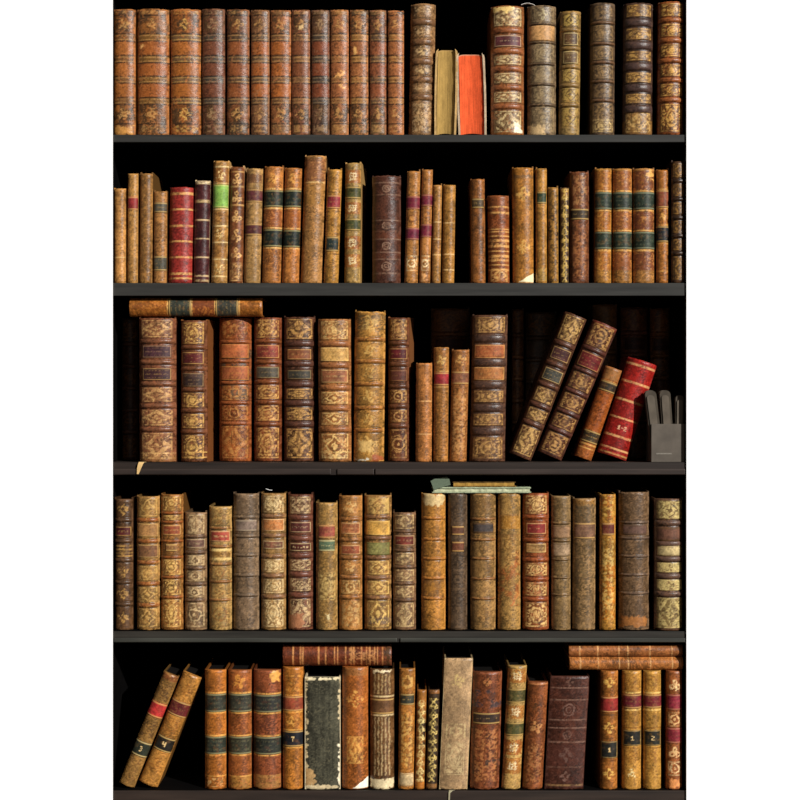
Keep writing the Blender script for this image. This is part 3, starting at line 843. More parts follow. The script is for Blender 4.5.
B(2, 570.0, 589.2, 171.2, '7c4a2c', 'marbled chestnut book with a dark worn label on the second shelf', lean=0.0, labels=[(208.6, 219.4, '3c2e1c', {'frame': 0, 'w': 0.9, 'worn': 0.25})], mott=0.8, wear=0.45, orn=[(174, 206, 'faint', 'c08a54'), (222, 278, 'faint', 'b87844')])
GR = {'frame': 0, 'w': 0.96, 'worn': 0.15, 'gold': '8c9070'}
def green3(x0, x1, base, mid, desc, **kw):
    B(2, x0, x1, 168, base, desc, labels=[(192, 209, '283226', GR), (231.6, 248.6, '2a3426', GR)], lines=[(190.8, 1, 'd8a458'), (210.2, 1, 'd8a458'), (230.2, 1, 'd8a458'), (250, 1, 'd8a458'), (271, 0.8, '8a5c2c')],
      zones=[(171, 190, mid), (211.5, 229.5, mid), (251.5, 270, mid)], orn=[(172, 189, 'fleur', '8a5424'), (212, 229, 'fleur', '8a5424'), (272, 281, 'faint', '7a5028')], mott=0.35, **kw)
green3(594.6, 611.4, 'c0883e', 'b87430', "golden orange book with two green labels, left of three alike on the second shelf", lean=0.5)
green3(612.8, 632.2, 'b5803e', 'a05e32', "tan brown book with two green labels, middle of three alike on the second shelf", lean=0.2)
green3(633.4, 655.2, 'ac7a40', '84492c', "reddish brown book with two green labels, right of three alike on the second shelf", lean=-0.2, tear=[(169, 180, 0.62, 0.95, 'cf9a50')])
B(2, 656.4, 669.0, 169.4, 'a86c2e', "orange book with a rust panel and one black label on the second shelf", labels=[(190, 207.6, '8c4420', {'frame': 0, 'w': 0.96, 'worn': 0.1}), (226, 241.8, '1c2024', {'frame': 0, 'w': 0.96, 'worn': 0.1})], orn=[(209, 224, 'fleur', 'd49a48')], mott=0.25, lines=[(189, 1, 'cc9448'), (208.4, 1, 'cc9448'), (225, 1, 'cc9448'), (243, 1, 'cc9448'), (271, 0.9, 'cc9448')])
B(2, 671.4, 685.0, 161, '4a3018', "dark brown book with small gold panels at the right end of the second shelf", rec=0.004, bands=[180.6, 199, 217.4, 235.6, 253], bw=1.9, bandcol='2e1e12', pats='tooled', gold='a67c3c', field='3c2612', mott=0.25)

# ------------------------------------------------------------------ third shelf: rear row in the gloom
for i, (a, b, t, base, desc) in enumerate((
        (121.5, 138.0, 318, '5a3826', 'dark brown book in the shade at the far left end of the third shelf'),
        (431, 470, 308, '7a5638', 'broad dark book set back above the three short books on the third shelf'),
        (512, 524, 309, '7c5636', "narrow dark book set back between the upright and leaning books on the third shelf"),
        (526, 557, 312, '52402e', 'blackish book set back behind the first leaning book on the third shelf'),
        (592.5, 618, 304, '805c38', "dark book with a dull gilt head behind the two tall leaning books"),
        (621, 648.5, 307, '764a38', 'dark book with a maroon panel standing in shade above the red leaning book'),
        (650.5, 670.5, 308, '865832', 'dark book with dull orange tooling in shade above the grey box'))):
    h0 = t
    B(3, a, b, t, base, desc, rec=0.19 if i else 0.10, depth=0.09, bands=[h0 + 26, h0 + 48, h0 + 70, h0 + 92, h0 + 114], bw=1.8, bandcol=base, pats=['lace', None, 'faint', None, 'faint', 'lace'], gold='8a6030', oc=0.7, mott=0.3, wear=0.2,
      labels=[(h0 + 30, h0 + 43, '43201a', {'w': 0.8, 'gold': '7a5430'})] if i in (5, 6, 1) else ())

# ------------------------------------------------------------------ third shelf: front row
k3 = dict(mott=0.3, wear=0.4)
B(3, 138.6, 175.8, 317.6, '7a4a30', 'large red brown book with two purple labels, leftmost bright upright book on the third shelf', key='c1', rec=0.004, lean=-0.4, bands=[341, 362, 383.6, 405.6, 429], bw=2.2, bandcol='70452c', pats=['lace', None, None, 'lace', 'lace', 'lace'], gold='cba066', oc=0.85,
  labels=[(345.4, 357.6, '45262c', {'w': 0.76, 'gold': 'b08660'}), (368, 380, '3f2224', {'w': 0.76, 'gold': 'c89a5a'})], zones=[(455, 464, 'a87848')], lines=[(453, 0.8, 'd8a868')], **k3)
B(3, 178.6, 206.0, 320, '6e4226', "large dark calf book with its brown side showing, second upright on the third shelf", key='c2', rec=0.004, yaw=-0.13, depth=0.13, bands=[347, 368.4, 389.4, 410.4, 431.4], bw=2.0, bandcol='6a3e24', pats=['lace', None, None, 'lace', 'lace', 'lace'], gold='d8ac60', oc=0.9,
  labels=[(352, 364, '5c1c1a', {'w': 0.8}), (373, 386.6, '3e2a24', {'w': 0.8, 'gold': 'a88458'})], cover='744422', lines=[(452, 0.8), (457, 0.8)], **k3)
B(3, 218.8, 251.0, 317.6, '8a4a20', 'orange brown book with bright orange title panels, third bright upright book on the third shelf', key='c3', bands=[341.6, 361, 382.6, 402.6, 423], bw=1.7, bandcol='8c4c26', pats=['faint', None, None, 'ring', 'ring', 'lace'], gold='c08848', oc=0.75,
  labels=[(344, 358, 'b65a1a', {'w': 0.84, 'gold': 'a8793c'}), (366, 380, '9c4e1c', {'w': 0.84, 'gold': 'b8843c'})], blotch=[(340, 400, '5c4632')], **k3)
B(3, 253.6, 281.4, 317.2, '783f20', "rust book with a red label above a grey one on the third shelf", key='c4', bands=[341, 361.6, 381.6, 402, 424], bw=2.0, bandcol='74401f', pats=['lace', None, None, 'lace', 'lace', 'lace'], gold='d0a05a', oc=0.9,
  labels=[(345, 358, '8e3420', {'w': 0.82}), (366.6, 378, '4c4436', {'w': 0.82, 'gold': 'a88a58'})], **k3)
B(3, 283.6, 315.0, 316.6, '55321e', "dark brown book with a rust label over a grey one on the third shelf", bands=[343.4, 363.6, 384, 403, 424], bw=2.6, bandcol='4e2e22', pats=['lace', None, None, 'lace', 'lace', 'lace'], gold='c89a58', oc=0.9,
  labels=[(349, 359.4, '8c4c22', {'w': 0.74}), (370, 379, '3e3a30', {'w': 0.74, 'gold': '9a7c4c'})], **k3)
B(3, 318.6, 351.2, 318.6, 'a06c3c', "broad light tan book with a gold label over a brown one, third shelf", rec=0.018, lean=-0.6, bands=[343.6, 365, 387.4, 408, 429], bw=2.6, bandcol='8c5630', pats=['lace', None, None, 'diamond', 'diamond', 'diamond'], gold='e0bc78', oc=0.85,
  labels=[(347.4, 361, 'd09a40', {'w': 0.84}), (369.6, 382.6, '94542c', {'w': 0.8})], lines=[(452, 0.8)], orn=[(452, 460, 'faint', 'ecc888')], cspike=1.0, **k3)
B(3, 353.4, 384.0, 310.4, 'b0823f', 'tall pale gold book with torn foot and faded tooling on the third shelf', rec=0.018, lean=1.6, bands=[339, 361, 383.6, 407.4, 430], bw=2.0, bandcol='98602c', pats='fleur', gold='dcb468', oc=0.6, mott=0.5, wear=0.7, top_rag=2.2,
  tear=[(455, 461, 0.6, 1.0, '96502a'), (440, 452, 0.15, 0.6, 'd0a864'), (458.5, 461, 0.0, 0.5, 'd8cdb4')], cspike=2.0, blotch=[(315, 330, '7a5c34')])
B(3, 387.4, 408.6, 317.2, '6c3f24', "brown book with dark red label beside three small books on the third shelf", yaw=-0.10, depth=0.12, bands=[343, 364, 386, 406, 425.6], bw=2.1, bandcol='5c3620', pats=['lace', None, None, 'ring', 'ring', 'ring'], gold='c4985a', oc=0.85,
  labels=[(348.2, 359.2, '5e1518', {'w': 0.84}), (370, 381, '5a2c1e', {'w': 0.84, 'gold': '94683c'})], cover='80502c', **k3)
B(3, 415.6, 431.8, 362.6, 'b57840', 'short plain tan book, leftmost of three small books on the third shelf', rec=0.02, depth=0.11, lean=0.6, lines=[(385, 0.6, 'a06834'), (401, 0.7, 'd8a468'), (418, 0.6, 'a06834'), (434, 0.7, 'd8a468')], mott=0.2, wear=0.5, streak=0.2, top_rag=1.2)
B(3, 433.4, 448.2, 347, 'a8743a', "small gold tan book with one bright red label, middle of three small books", rec=0.02, depth=0.11, lean=0.8, labels=[(372.4, 385.4, '9c1c20', {'frame': 0, 'w': 0.94, 'worn': 0})], orn=[(350, 370, 'fleur', 'd8ac60'), (388, 458, 'vine', '80501e')], mott=0.5, lines=[(371.4, .7, 'dca860'), (387, .7, 'dca860')])
B(3, 449.2, 466.6, 349.4, 'a06a38', "small marbled tan book with a brown label, right of three small books", rec=0.02, depth=0.11, lean=3.0, labels=[(371.4, 384, '8c5230', {'frame': 0, 'w': 0.94, 'worn': 0.12})], mott=0.6, orn=[(352, 368, 'fleur', 'cf9c58'), (388, 458, 'faint', 'd0985a')])
B(3, 469.8, 505.2, 314.6, '5c3d2a', 'broad brown book with two orange labels between thick dark bands on the third shelf', rec=0.02, lean=3.0, bands=[338.4, 362, 384.6, 407.6, 431], bw=3.6, bandcol='463026', pats='lace', gold='c89c5c', field='5c3c20', oc=0.8,
  labels=[(344.6, 358, 'a8561c', {'w': 0.84}), (367, 380, 'b06822', {'w': 0.84})], **k3)

# leaning group
T(3, 531.5, 23.5, 153, 21.5, '5e3c28', "tall dark leaning book with a rose and a grey label on the third shelf", rec=0.034, depth=0.13,
  bands=[32, 54, 76, 98, 117.5], bw=2.2, bandcol='583526', pats=['lace', None, None, 'lace', 'lace', 'lace'], gold='d0a866', oc=0.9, labels=[(36.5, 49, '4e2a28', {'w': 0.8}), (59, 71.5, '46443a', {'w': 0.8})], mott=0.3)
T(3, 562.3, 26.6, 144, 23.0, '5a3426', "tall dark leaning book with a red label and gilt lace on the third shelf", rec=0.034, depth=0.13,
  bands=[29, 52, 75, 97, 117.0], bw=1.9, bandcol='502c22', pats=['lace', None, 'lace', 'lace', 'lace', 'lace'], gold='c09458', oc=0.9, labels=[(33, 48.5, '701c1a', {'w': 0.86})], mott=0.3, zones=[(0, 5, '7a3428')])
T(3, 591.8, 17.4, 96, 19.0, '9c5a28', 'short orange book leaning right between a dark book and a red book', rec=0.034, depth=0.11,
  zones=[(14, 15, 'd0a058'), (26, 66, 'a8581f'), (0, 13, 'b07c48')], labels=[(15, 25, '3a3022', {'frame': 0, 'w': 0.96, 'worn': 0.2}), (67, 79, '3c301e', {'frame': 0, 'w': 0.96, 'worn': 0.3})], lines=[(81, 0.9, 'd8a458'), (85, 0.9, 'd8a458')], orn=[(36, 62, 'vine', '5a2c10', None, 0.5)], mott=0.3)
T(3, 627.4, 30.4, 101, 18.0, 'a01f18', 'bright red book with gold rules leaning right next to the grey box', rec=0.034, depth=0.12,
  lines=[(6, 1.6, 'd8a46a'), (24, 1.8, 'd8a46a'), (43, 1.6, 'd8a46a'), (61.5, 1.6, 'd8a46a'), (80, 1.6, 'd8a46a'), (93, 1.5, 'd8a46a'), (98, 1.2, 'c08a50')], zones=[(97, 101, '7a3420')],
  orn=[], text=[(71, '1-2', 0.85, 'd8ac84')], mott=0.15, cover='5e1416', cspike=2.0)

# book lying across the tops of the first four
kH = dict(labels=[(24, 46.5, '3a3a30', {'frame': 0, 'w': 0.96, 'worn': 0.15}), (71, 93.5, '363a30', {'frame': 0, 'w': 0.96, 'worn': 0.15})], zones=[(47.5, 70, '86482a')], lines=[(23, 1, 'd8a860'), (47, 1, 'd8a860'), (70.4, 1, 'd8a860'), (94.6, 1, 'd8a860')], mott=0.6, orn=[(96, 130, 'lace', '7a4218'), (2, 22, 'faint', '7a4218')])
H(3, 128.8, 262.0, 19.0, max(BOOKS[k] for k in ('c1', 'c2', 'c3', 'c4')) + 0.0008, 'b0702e', 'orange mottled book with dark labels lying flat on four upright books under the second shelf', rec=0.012, depth=0.12, **kH)

# ------------------------------------------------------------------ fourth shelf
k4 = dict(mott=0.3, wear=0.55)
B(4, 114.2, 132.8, 499, '5c4026', 'dark brown book with a dark red label at the left end of the fourth shelf', bands=[520, 541, 560, 582, 604], bw=1.8, bandcol='4c3420', pats='fleur', gold='b48c4c', oc=0.8, labels=[(526.6, 536, '4c1414', {'w': 0.84})], lines=[(546, 1.2), (549.5, 0.8), (553, .8), (556, 1)], **k4)
B(4, 136.2, 159.4, 496.4, 'a07a44', 'golden tan book with blank tan and brown title panels, second on the fourth shelf', bands=[520, 541, 562.4, 583.6, 605], bw=2.0, bandcol='8a4e24', pats='diamond', gold='c8a25e', oc=0.75, labels=[(523.6, 536.6, 'ae7838', {'w': 0.88, 'worn': 0.08}), (544.6, 557.6, '80522e', {'w': 0.88, 'worn': 0.08})], **k4)
B(4, 160.6, 183.0, 494.4, '9a6a34', 'golden lace tooled book with a rust title label, third on the fourth shelf', bands=[513, 522, 541, 557, 577, 597], bw=1.3, bandcol='8c4c22', pats='lace', gold='dcb468', oc=0.9, labels=[(525, 535, '8c4018', {'w': 0.8}), (544, 551, '8a5c2c', {'w': 0.5, 'frame': 0})], **k4)
B(4, 184.2, 206.6, 512.4, '80664a', 'short pinkish grey book with round gilt medallions, fourth on the fourth shelf', bands=[536.4, 552.4, 568, 584, 600], bw=1.5, bandcol='5e4432', pats=['lace', None, 'ring', 'ring', 'ring', 'ring'], gold='ccb284', oc=0.8, labels=[(539, 548, '6a4838', {'w': 0.86})], **k4)
B(4, 208.8, 231.6, 506.6, 'b09058', 'short cream tan book with a bright red title label on the fourth shelf', bands=[528, 546.4, 564, 581.4, 599.6], bw=1.4, bandcol='8c5a30', pats=['faint', None, None, 'ring', 'ring', 'ring'], gold='80562a', oc=0.8, labels=[(531, 541.6, 'a83c24', {'w': 0.84, 'gold': 'ddbf80', 'worn': 0.4})], lines=[(550, 2, 'e2c27a'), (559, 2, 'e2c27a')], zones=[(552, 557, '8a6430')], **k4)
B(4, 232.8, 258.8, 493.6, '7f6a54', 'tall grey mauve book with faint blind tooling, sixth on the fourth shelf', bands=[517, 536, 555, 575, 595], bw=1.4, bandcol='6a5642', pats=['fleur', None, 'faint', 'fleur', 'fleur', 'lace'], gold='5c4834', oc=0.7, labels=[(520, 531, '7c6656', {'w': 0.8, 'frame': 0, 'worn': 0.1, 'gold': 'a89478'})], **k4)
B(4, 260.8, 285.8, 493.4, '9a7848', 'cream gilt book with an orange title label on the fourth shelf', bands=[516, 535.6, 556, 575.6, 596.4], bw=2.0, bandcol='7c563a', pats='lace', gold='e0c690', field='7a5a34', oc=0.85, labels=[(519, 531, 'b86e28', {'w': 0.86}), (540.6, 549, '7a4a30', {'w': 0.82, 'gold': 'd8c088'})], **k4)
B(4, 287.8, 312.8, 494.4, '663c2a', 'dark rust book with cream lace panels and a torn pinkish foot on the fourth shelf', bands=[517.6, 538.4, 555.4, 574.4, 595], bw=2.4, bandcol='683c2c', pats='lace', gold='d4b888', oc=0.9, labels=[(522, 532.4, '5e2a22', {'w': 0.84, 'gold': 'd8b888'}), (543, 551, '4c1c14', {'w': 0.84, 'gold': 'e0c48c', 'worn': 0.6})], tear=[(614, 629, 0.02, 0.66, 'a06a48')], mott=0.3, wear=0.5)
B(4, 315.8, 337.6, 502.6, 'a5834c', "mottled smooth tan book with a faded red label over a green one", pats='', orn=[(505, 524, 'fleur', '7a5828'), (553, 570, 'faint', '7a5828'), (572, 600, 'lace', 'c0a060'), (600, 626, 'faint', '7a5828')], labels=[(525, 538, '91402c', {'frame': 0, 'w': 0.72, 'worn': 0.15}), (540, 551, '5c7050', {'frame': 0, 'w': 0.72, 'gold': 'dcc68a', 'worn': 0.5})], mott=0.45, wear=0.6, lean=0.0, tear=[(614, 621, 0.5, 0.64, 'c4b080')])
B(4, 339.0, 362.2, 495.4, 'aa7840', 'orange tan book with two rust orange labels on the fourth shelf', bands=[519, 539.6, 557.4, 577, 597], bw=1.9, bandcol='8c5a30', pats=['fleur', None, None, 'fleur', 'ring', 'faint'], gold='dcb878', oc=0.7, labels=[(522.6, 534, 'b0622a', {'w': 0.82}), (545, 554.6, 'a04e24', {'w': 0.82})], **k4)
B(4, 364.4, 391.6, 495.4, '9c7644', 'tan book with a yellow gold label over a green gold one on the fourth shelf', bands=[517, 538, 557.6, 577.6, 597.4], bw=1.9, bandcol='765036', pats=['gilt', None, None, 'diamond', 'diamond', 'diamond'], gold='dcb86c', oc=0.8, labels=[(521, 535, 'e0a22c', {'w': 0.84, 'worn': 0.15}), (542.6, 555, '8c8440', {'w': 0.84, 'worn': 0.3, 'gold': '4c4a20'})], zones=[(617, 624, '7a6450')], **k4)
B(4, 393.0, 416.0, 512.4, '7a5c42', 'short grey brown gilt book with a dark red label on the fourth shelf', bands=[531.4, 550.4, 567, 583.4, 600], bw=1.4, bandcol='60442e', pats='lace', gold='ccb07c', oc=0.85, labels=[(535.4, 545.6, '742a1a', {'w': 0.86})], **k4)
B(4, 421.4, 445.8, 493.6, 'b5803a', 'golden orange book with a torn head and plain worn panels on the fourth shelf', key='p1', bands=[518, 539, 558.4, 578, 598], bw=1.5, bandcol='a86a2e', pats='faint', gold='84541e', oc=0.5, mott=0.45, wear=0.5, tear=[(494, 506, 0.05, 0.95, 'c8ac78')], top_rag=0.3, blotch=[(500, 512, '9c6a30'), (580, 600, '80582c')])
B(4, 448.2, 467.4, 493.6, '5e4c3a', 'narrow dark grey brown book with two small rust labels on the fourth shelf', key='p2', pats='', orn=[(497, 522, 'ring', '3c2e22'), (552, 569, 'ring', '33261a'), (571, 588, 'ring', '33261a'), (590, 607, 'ring', '33261a')], labels=[(526, 535, '6a4028', {'frame': 0, 'w': 0.6, 'worn': 0}), (541.6, 551.6, '703c22', {'frame': 0, 'w': 0.6, 'worn': 0.1})], mott=0.45, wear=0.6, top_rag=0.3)
B(4, 470.6, 496.0, 493.6, '9c7a4a', 'tan book with a dark grey title label on the fourth shelf', key='p3', bands=[519, 539.4, 558.4, 578.6, 598.4], bw=1.3, bandcol='8a5a30', pats=['fleur', None, 'fleur', 'faint', 'fleur', 'fleur'], gold='74522a', oc=0.55, labels=[(523, 533, '463c38', {'frame': 0, 'w': 0.76, 'worn': 0.1})], mott=0.45, wear=0.6, top_rag=0.3)
B(4, 498.2, 520.8, 493.6, 'a5824a', "worn golden tan book without title label, rust stained down its middle, fourth shelf", key='p4', orn=[(536, 552, 'ring', '7a5426'), (553, 600, 'vine', '80562a', None, 0.6)], zones=[(516, 529, 'bb8638')], lines=[(515, .7, '80562a'), (535, .7, '80562a')], blotch=[(550, 606, '96582a')], mott=0.4, wear=0.6, top_rag=0.3)
B(4, 523.0, 549.4, 493.4, '8e4c26', 'rust red book with bright gilt panels and a red title label on the fourth shelf', key='p5', bands=[517, 540, 559.6, 579, 599], bw=2.0, bandcol='8c4824', pats='tooled', gold='e2bb78', field='6c3c1c', oc=0.95, labels=[(523, 534, '8c221a', {'w': 0.74}), (543.6, 552.6, 'a87838', {'w': 0.74})], lw=0.74, mott=0.2, wear=0.4, top_rag=0.3)
B(4, 551.6, 571.0, 496, '8a714c', 'narrow grey tan book with two pinkish tan label patches on the fourth shelf', bands=[523, 540.6, 559.4, 577.4, 594.6], bw=1.1, bandcol='6c5234', pats=['fleur', None, None, 'lace', 'ring', 'lace'], gold='54401f', oc=0.6, labels=[(525.6, 538, '98704a', {'frame': 0, 'w': 0.84, 'worn': 0.15}), (543, 556.4, 'a0805c', {'frame': 0, 'w': 0.84, 'worn': 0.1})], mott=0.4, wear=0.6)
B(4, 572.6, 595.6, 498.4, '917550', 'grey tan book with dark lozenges and a mauve brown label on the fourth shelf', lean=0.8, pats='', lines=[(521, .8, '5e4a30'), (541, .8, '5e4a30'), (559, .7, '5e4a30'), (578, .7, '5e4a30'), (599, .7, '5e4a30')], orn=[(504, 520, 'diamond', '5c4c34'), (543, 558, 'diamond', '5a4628'), (560, 577, 'lace', '6a5636'), (579, 597, 'diamond', '5a4628'), (600, 618, 'fleur', '4c3a22')], labels=[(523, 538.6, '80583e', {'frame': 0, 'w': 0.88, 'worn': 0.1})], zones=[(499, 506, 'a87c42')], mott=0.4, wear=0.6, cspike=2.5)
B(4, 599.8, 615.8, 494.2, 'bb883a', 'narrow golden yellow book with a red brown label on the fourth shelf', labels=[(523, 535, '6e2c22', {'frame': 0, 'w': 0.74, 'worn': 0.1})], blotch=[(495, 520, 'a05c20'), (565, 620, 'a8641f')], orn=[(497, 520, 'faint', 'e0b860'), (538, 620, 'faint', 'e4c070')], mott=0.6, wear=0.4, lean=0.2, cspike=2.5)
B(4, 619.4, 650.0, 491.8, '725a42', "broad grey brown book with a rust patch at its foot on the fourth shelf", bands=[522.4, 538, 556, 574.6, 593], bw=1.2, bandcol='665040', pats='lace', gold='4c3822', oc=0.75, labels=[(525, 534.6, '644638', {'frame': 0, 'w': 0.76, 'worn': 0.1})], mott=0.45, wear=0.7, tear=[(616, 627, 0.05, 0.9, '9a6434')], top_rag=1.6, cspike=2.5)
B(4, 655.0, 684.0, 498.6, '5e422e', rec=0.003, desc= "broad dark brown book with cream gold panels at the fourth shelf's right end", bands=[523, 543.6, 559, 576, 594], bw=2.4, bandcol='5c4438', pats=['diamond', None, None, 'fleur', 'fleur', 'lace'], gold='5a4422', field='c8b070', oc=0.85, labels=[(527.4, 541, '6c4430', {'frame': 0, 'w': 0.84, 'worn': 0.1}), (546, 556, 'cbb070', {'frame': 0, 'w': 0.82, 'worn': 0.0, 'gold': '5a3c18'})], lines=[(551, 3.4, '5c3e1a')], mott=0.25, wear=0.5)

# ------------------------------------------------------------------ bottom shelf
T(5, 133.5, 16.5, 120.5, 22, '96713c', "leaning gold book with a bright red label and number 3 on the bottom shelf", rec=0.012, depth=0.11, labels=[(31, 46, 'b81a10', {'frame': 0, 'w': 0.96, 'worn': 0}), (73, 88, '2a2e22', {'frame': 0, 'w': 0.96, 'txt': '3', 'ts': 1.05, 'gold': 'dcc080'})],
  orn=[(8, 28, 'lace', '4a3018'), (50, 68, 'lace', '4a3018'), (92, 116, 'vine', '6a4622')], mott=0.35, zones=[(0, 7, '86502c')])
T(5, 156.7, 20.0, 119, 22, 'b5803c', 'gold book leaning right with a maroon label and number 4, second on the bottom shelf', rec=0.012, depth=0.11, labels=[(29, 44, '641e1c', {'frame': 0, 'w': 0.96, 'worn': 0.1}), (67.5, 82, '26221c', {'frame': 0, 'w': 0.9, 'txt': '4', 'ts': 1.05, 'gold': 'd8b068'})],
  orn=[(6, 27, 'fleur', '8a5622'), (47, 64, 'ring', '8a5622'), (85, 108, 'rose', '8a5622')], mott=0.3)
BL = {'frame': 0, 'w': 0.96, 'worn': 0.15, 'gold': '9c9468'}
B(5, 204.6, 226.0, 670, 'b8722f', "orange book with two dark green labels, first upright on the bottom shelf", labels=[(694, 712, '343428', BL), (736.6, 754, '30352a', BL)], lines=[(693, 1, 'd8a050'), (713, 1, 'd8a050'), (735.6, 1, 'd8a050'), (755, 1, 'd8a050'), (776, .8, 'd8a050')], orn=[(673, 691, 'fleur', '8a501c'), (715, 734, 'fleur', '8a501c'), (758, 775, 'fleur', '8a501c'), (777, 788, 'faint', 'e8bc78')], mott=0.4)
B(5, 227.8, 251.4, 670.4, '9a5a2c', 'rust orange book with two dark olive labels, second upright book on the bottom shelf', labels=[(694, 712, '38362a', BL), (736.6, 754, '3a3828', BL)], lines=[(693, 1, 'd8a050'), (713, 1, 'd8a050'), (735.6, 1, 'd8a050'), (755, 1, 'd8a050'), (776, .8, 'd8a050')], zones=[(777, 789, 'b58440')], orn=[(673, 691, 'fleur', 'cf8a3c'), (715, 734, 'fleur', '6e3a1c'), (758, 775, 'faint', '6e3a1c')], mott=0.4)
B(5, 253.0, 281.2, 670.4, '8a4c2c', "broad red brown book with two dark labels and a torn corner, bottom shelf", labels=[(695, 712.4, '2c2c26', BL), (737, 754.4, '2c2e26', BL)], lines=[(694, 1, 'd8a050'), (713.4, 1, 'd8a050'), (736, 1, 'd8a050'), (755.6, 1, 'd8a050')], zones=[(775, 789, 'b48248')], orn=[(716, 734, 'fleur', '5c3020'), (758, 772, 'fleur', '5c3020'), (776, 784, 'faint', '6a4424')], tear=[(671, 683, 0.6, 0.95, 'd09448')], mott=0.4)
B(5, 282.6, 303.4, 667.6, 'b5752f', 'orange book with a rust label and a black label marked 7 on the bottom shelf', key='q1', labels=[(696.4, 711, '9a3f1c', {'frame': 0, 'w': 0.96, 'worn': 0.1}), (731, 746.6, '1e2026', {'frame': 0, 'w': 0.96, 'txt': '7', 'ts': 0.95})], lines=[(695.4, .9, 'd89c48'), (712, .9, 'd89c48'), (730, .9, 'd89c48'), (747.6, .9, 'd89c48'), (776, .8, '8a5420')], orn=[(714, 728, 'fleur', 'd89c48'), (674, 692, 'faint', 'd89c48'), (750, 774, 'faint', '8a5420')], mott=0.3, top_rag=0.3)
B(5, 304.8, 340.6, 677, '4c4c40', 'broad grey green cloth book with frayed cream edges on the bottom shelf', cloth=True, streak=0.7, mott=0.2, wear=0.0, bulge=0.006, cover='b8a888', tear=[(677, 680.5, 0.0, 1.0, 'd8c8a0'), (678, 789, 0.0, 0.07, 'c0ab80'), (769, 789, 0.0, 0.3, 'b08c5c'), (745, 789, 0.94, 1.0, 'e6d8b8'), (678, 720, 0.94, 1.0, 'c4b088'), (785, 789.5, 0.0, 1.0, 'c8b48c')])
B(5, 342.0, 368.2, 667.6, 'a8632a', 'orange calf book with faded scrolls and a white torn corner on the bottom shelf', key='q2', orn=[(684, 714, 'fleur', 'd8a050'), (736, 764, 'lace', 'd8a050', None, 0.66)], mott=0.45, wear=0.4, corner=(1, 17, 12, 'f2ead2'), zones=[(668, 676, 'a8703c')], top_rag=0.3)
B(5, 370.0, 394.2, 669.6, '6a4a2a', 'brown ribbed book with pale vertical stripes and a cream foot on the bottom shelf', orn=[(674, 695, 'stripes', 'a88a5c', None, 0.84), (717, 776, 'stripes', 'b09468', None, 0.88)], labels=[(699, 714, '6c4622', {'frame': 0, 'w': 0.94, 'worn': 0})], lines=[(696.6, 1.2, 'd8bc88'), (715.4, 1.4, 'd8bc88')], tear=[(779, 789, 0.0, 1.0, 'd4c096'), (670, 673, 0.1, 0.9, 'd4c096')], mott=0.2)
B(5, 398.2, 414.2, 668.6, 'b87c38', 'narrow orange book with a dark smudge label and cream foot panel on the bottom shelf', labels=[(694, 705, '3c3c2e', {'frame': 0, 'w': 0.86, 'worn': 0.3}), (773, 786, 'd0b078', {'frame': 0, 'w': 0.86, 'worn': 0.2, 'gold': '8a5c28'})], orn=[(674, 690, 'faint', 'e0b060'), (710, 768, 'faint', 'e0b060')], mott=0.4, lean=1.2)
B(5, 411.6 + 3.2, 424.4, 689.8, 'a0682c', 'slim orange book with black and gold vine tooling on the bottom shelf', lean=2.4, orn=[(700, 782, 'vine', 'f0d488')], blotch=[(708, 745, '22180f')], zones=[(781, 789, 'c0782a'), (690, 698, 'a87030')], mott=0.55)
B(5, 425.6, 437.0, 689.8, '3c2c1c', 'slim black brown book with gold vine tooling on the bottom shelf', lean=2.8, orn=[(698, 782, 'vine', 'e8c874')], zones=[(690, 694, 'a8703a'), (784, 789, 'a0723e')], mott=0.3)
B(5, 439.0, 467.4, 658.2, 'bb9c76', 'broad tall cream vellum book with embossed flourishes on the bottom shelf', lean=5.6, orn=[(672, 690, 'fleur', 'd0b470', None, 0.7), (722, 740, 'faint', 'dcc48a', None, 0.75), (741, 775, 'lace', 'c8b080', None, 0.7)], oc=0.6, mott=0.15, wear=0.3, bulge=0.006, cover='a08a64', pit_amt=0.25)
B(5, 470.0, 499.6, 672.4, '80482a', 'broad mottled rust brown book with a dark worn label on the bottom shelf', lean=3.0, labels=[(713, 724, '3a2a20', {'frame': 0, 'w': 0.88, 'worn': 0.25})], blotch=[(690, 708, '4c3a38'), (760, 775, '4a3428')], orn=[(676, 688, 'fleur', 'bc7c44'), (727, 784, 'faint', 'c07e48')], mott=0.7, wear=0.6)
B(5, 501.6, 520.4, 666, 'bd9a5c', 'cream gold book with two olive labels and small square knots on the bottom shelf', lean=6.8, labels=[(689, 703, '4c4620', {'frame': 0, 'w': 0.96, 'worn': 0.1}), (722.6, 735.6, '48461f', {'frame': 0, 'w': 0.96, 'worn': 0.1})], zones=[(669, 683, 'b87838'), (706, 719, 'b87a3a'), (740, 755, 'b4682c'), (758, 774, 'b87838')],
  orn=[(670, 682, 'knot', 'f2e0b0'), (706, 718, 'knot', 'f2e0b0'), (741, 754, 'knot', 'f2e0b0'), (759, 773, 'knot', 'f2e0b0'), (776, 788, 'faint', '9a6c38')], mott=0.15)
B(5, 522.6, 542.8, 682, '8c512c', 'short rust brown book with a smudged dark head, leaning right on the bottom shelf', lean=5.8, orn=[(700, 714, 'fleur', '40301c'), (714, 740, 'fleur', 'c08850'), (742, 786, 'faint', 'b87c48')], mott=0.55, wear=0.3, lines=[(684, 1, 'b87848')])
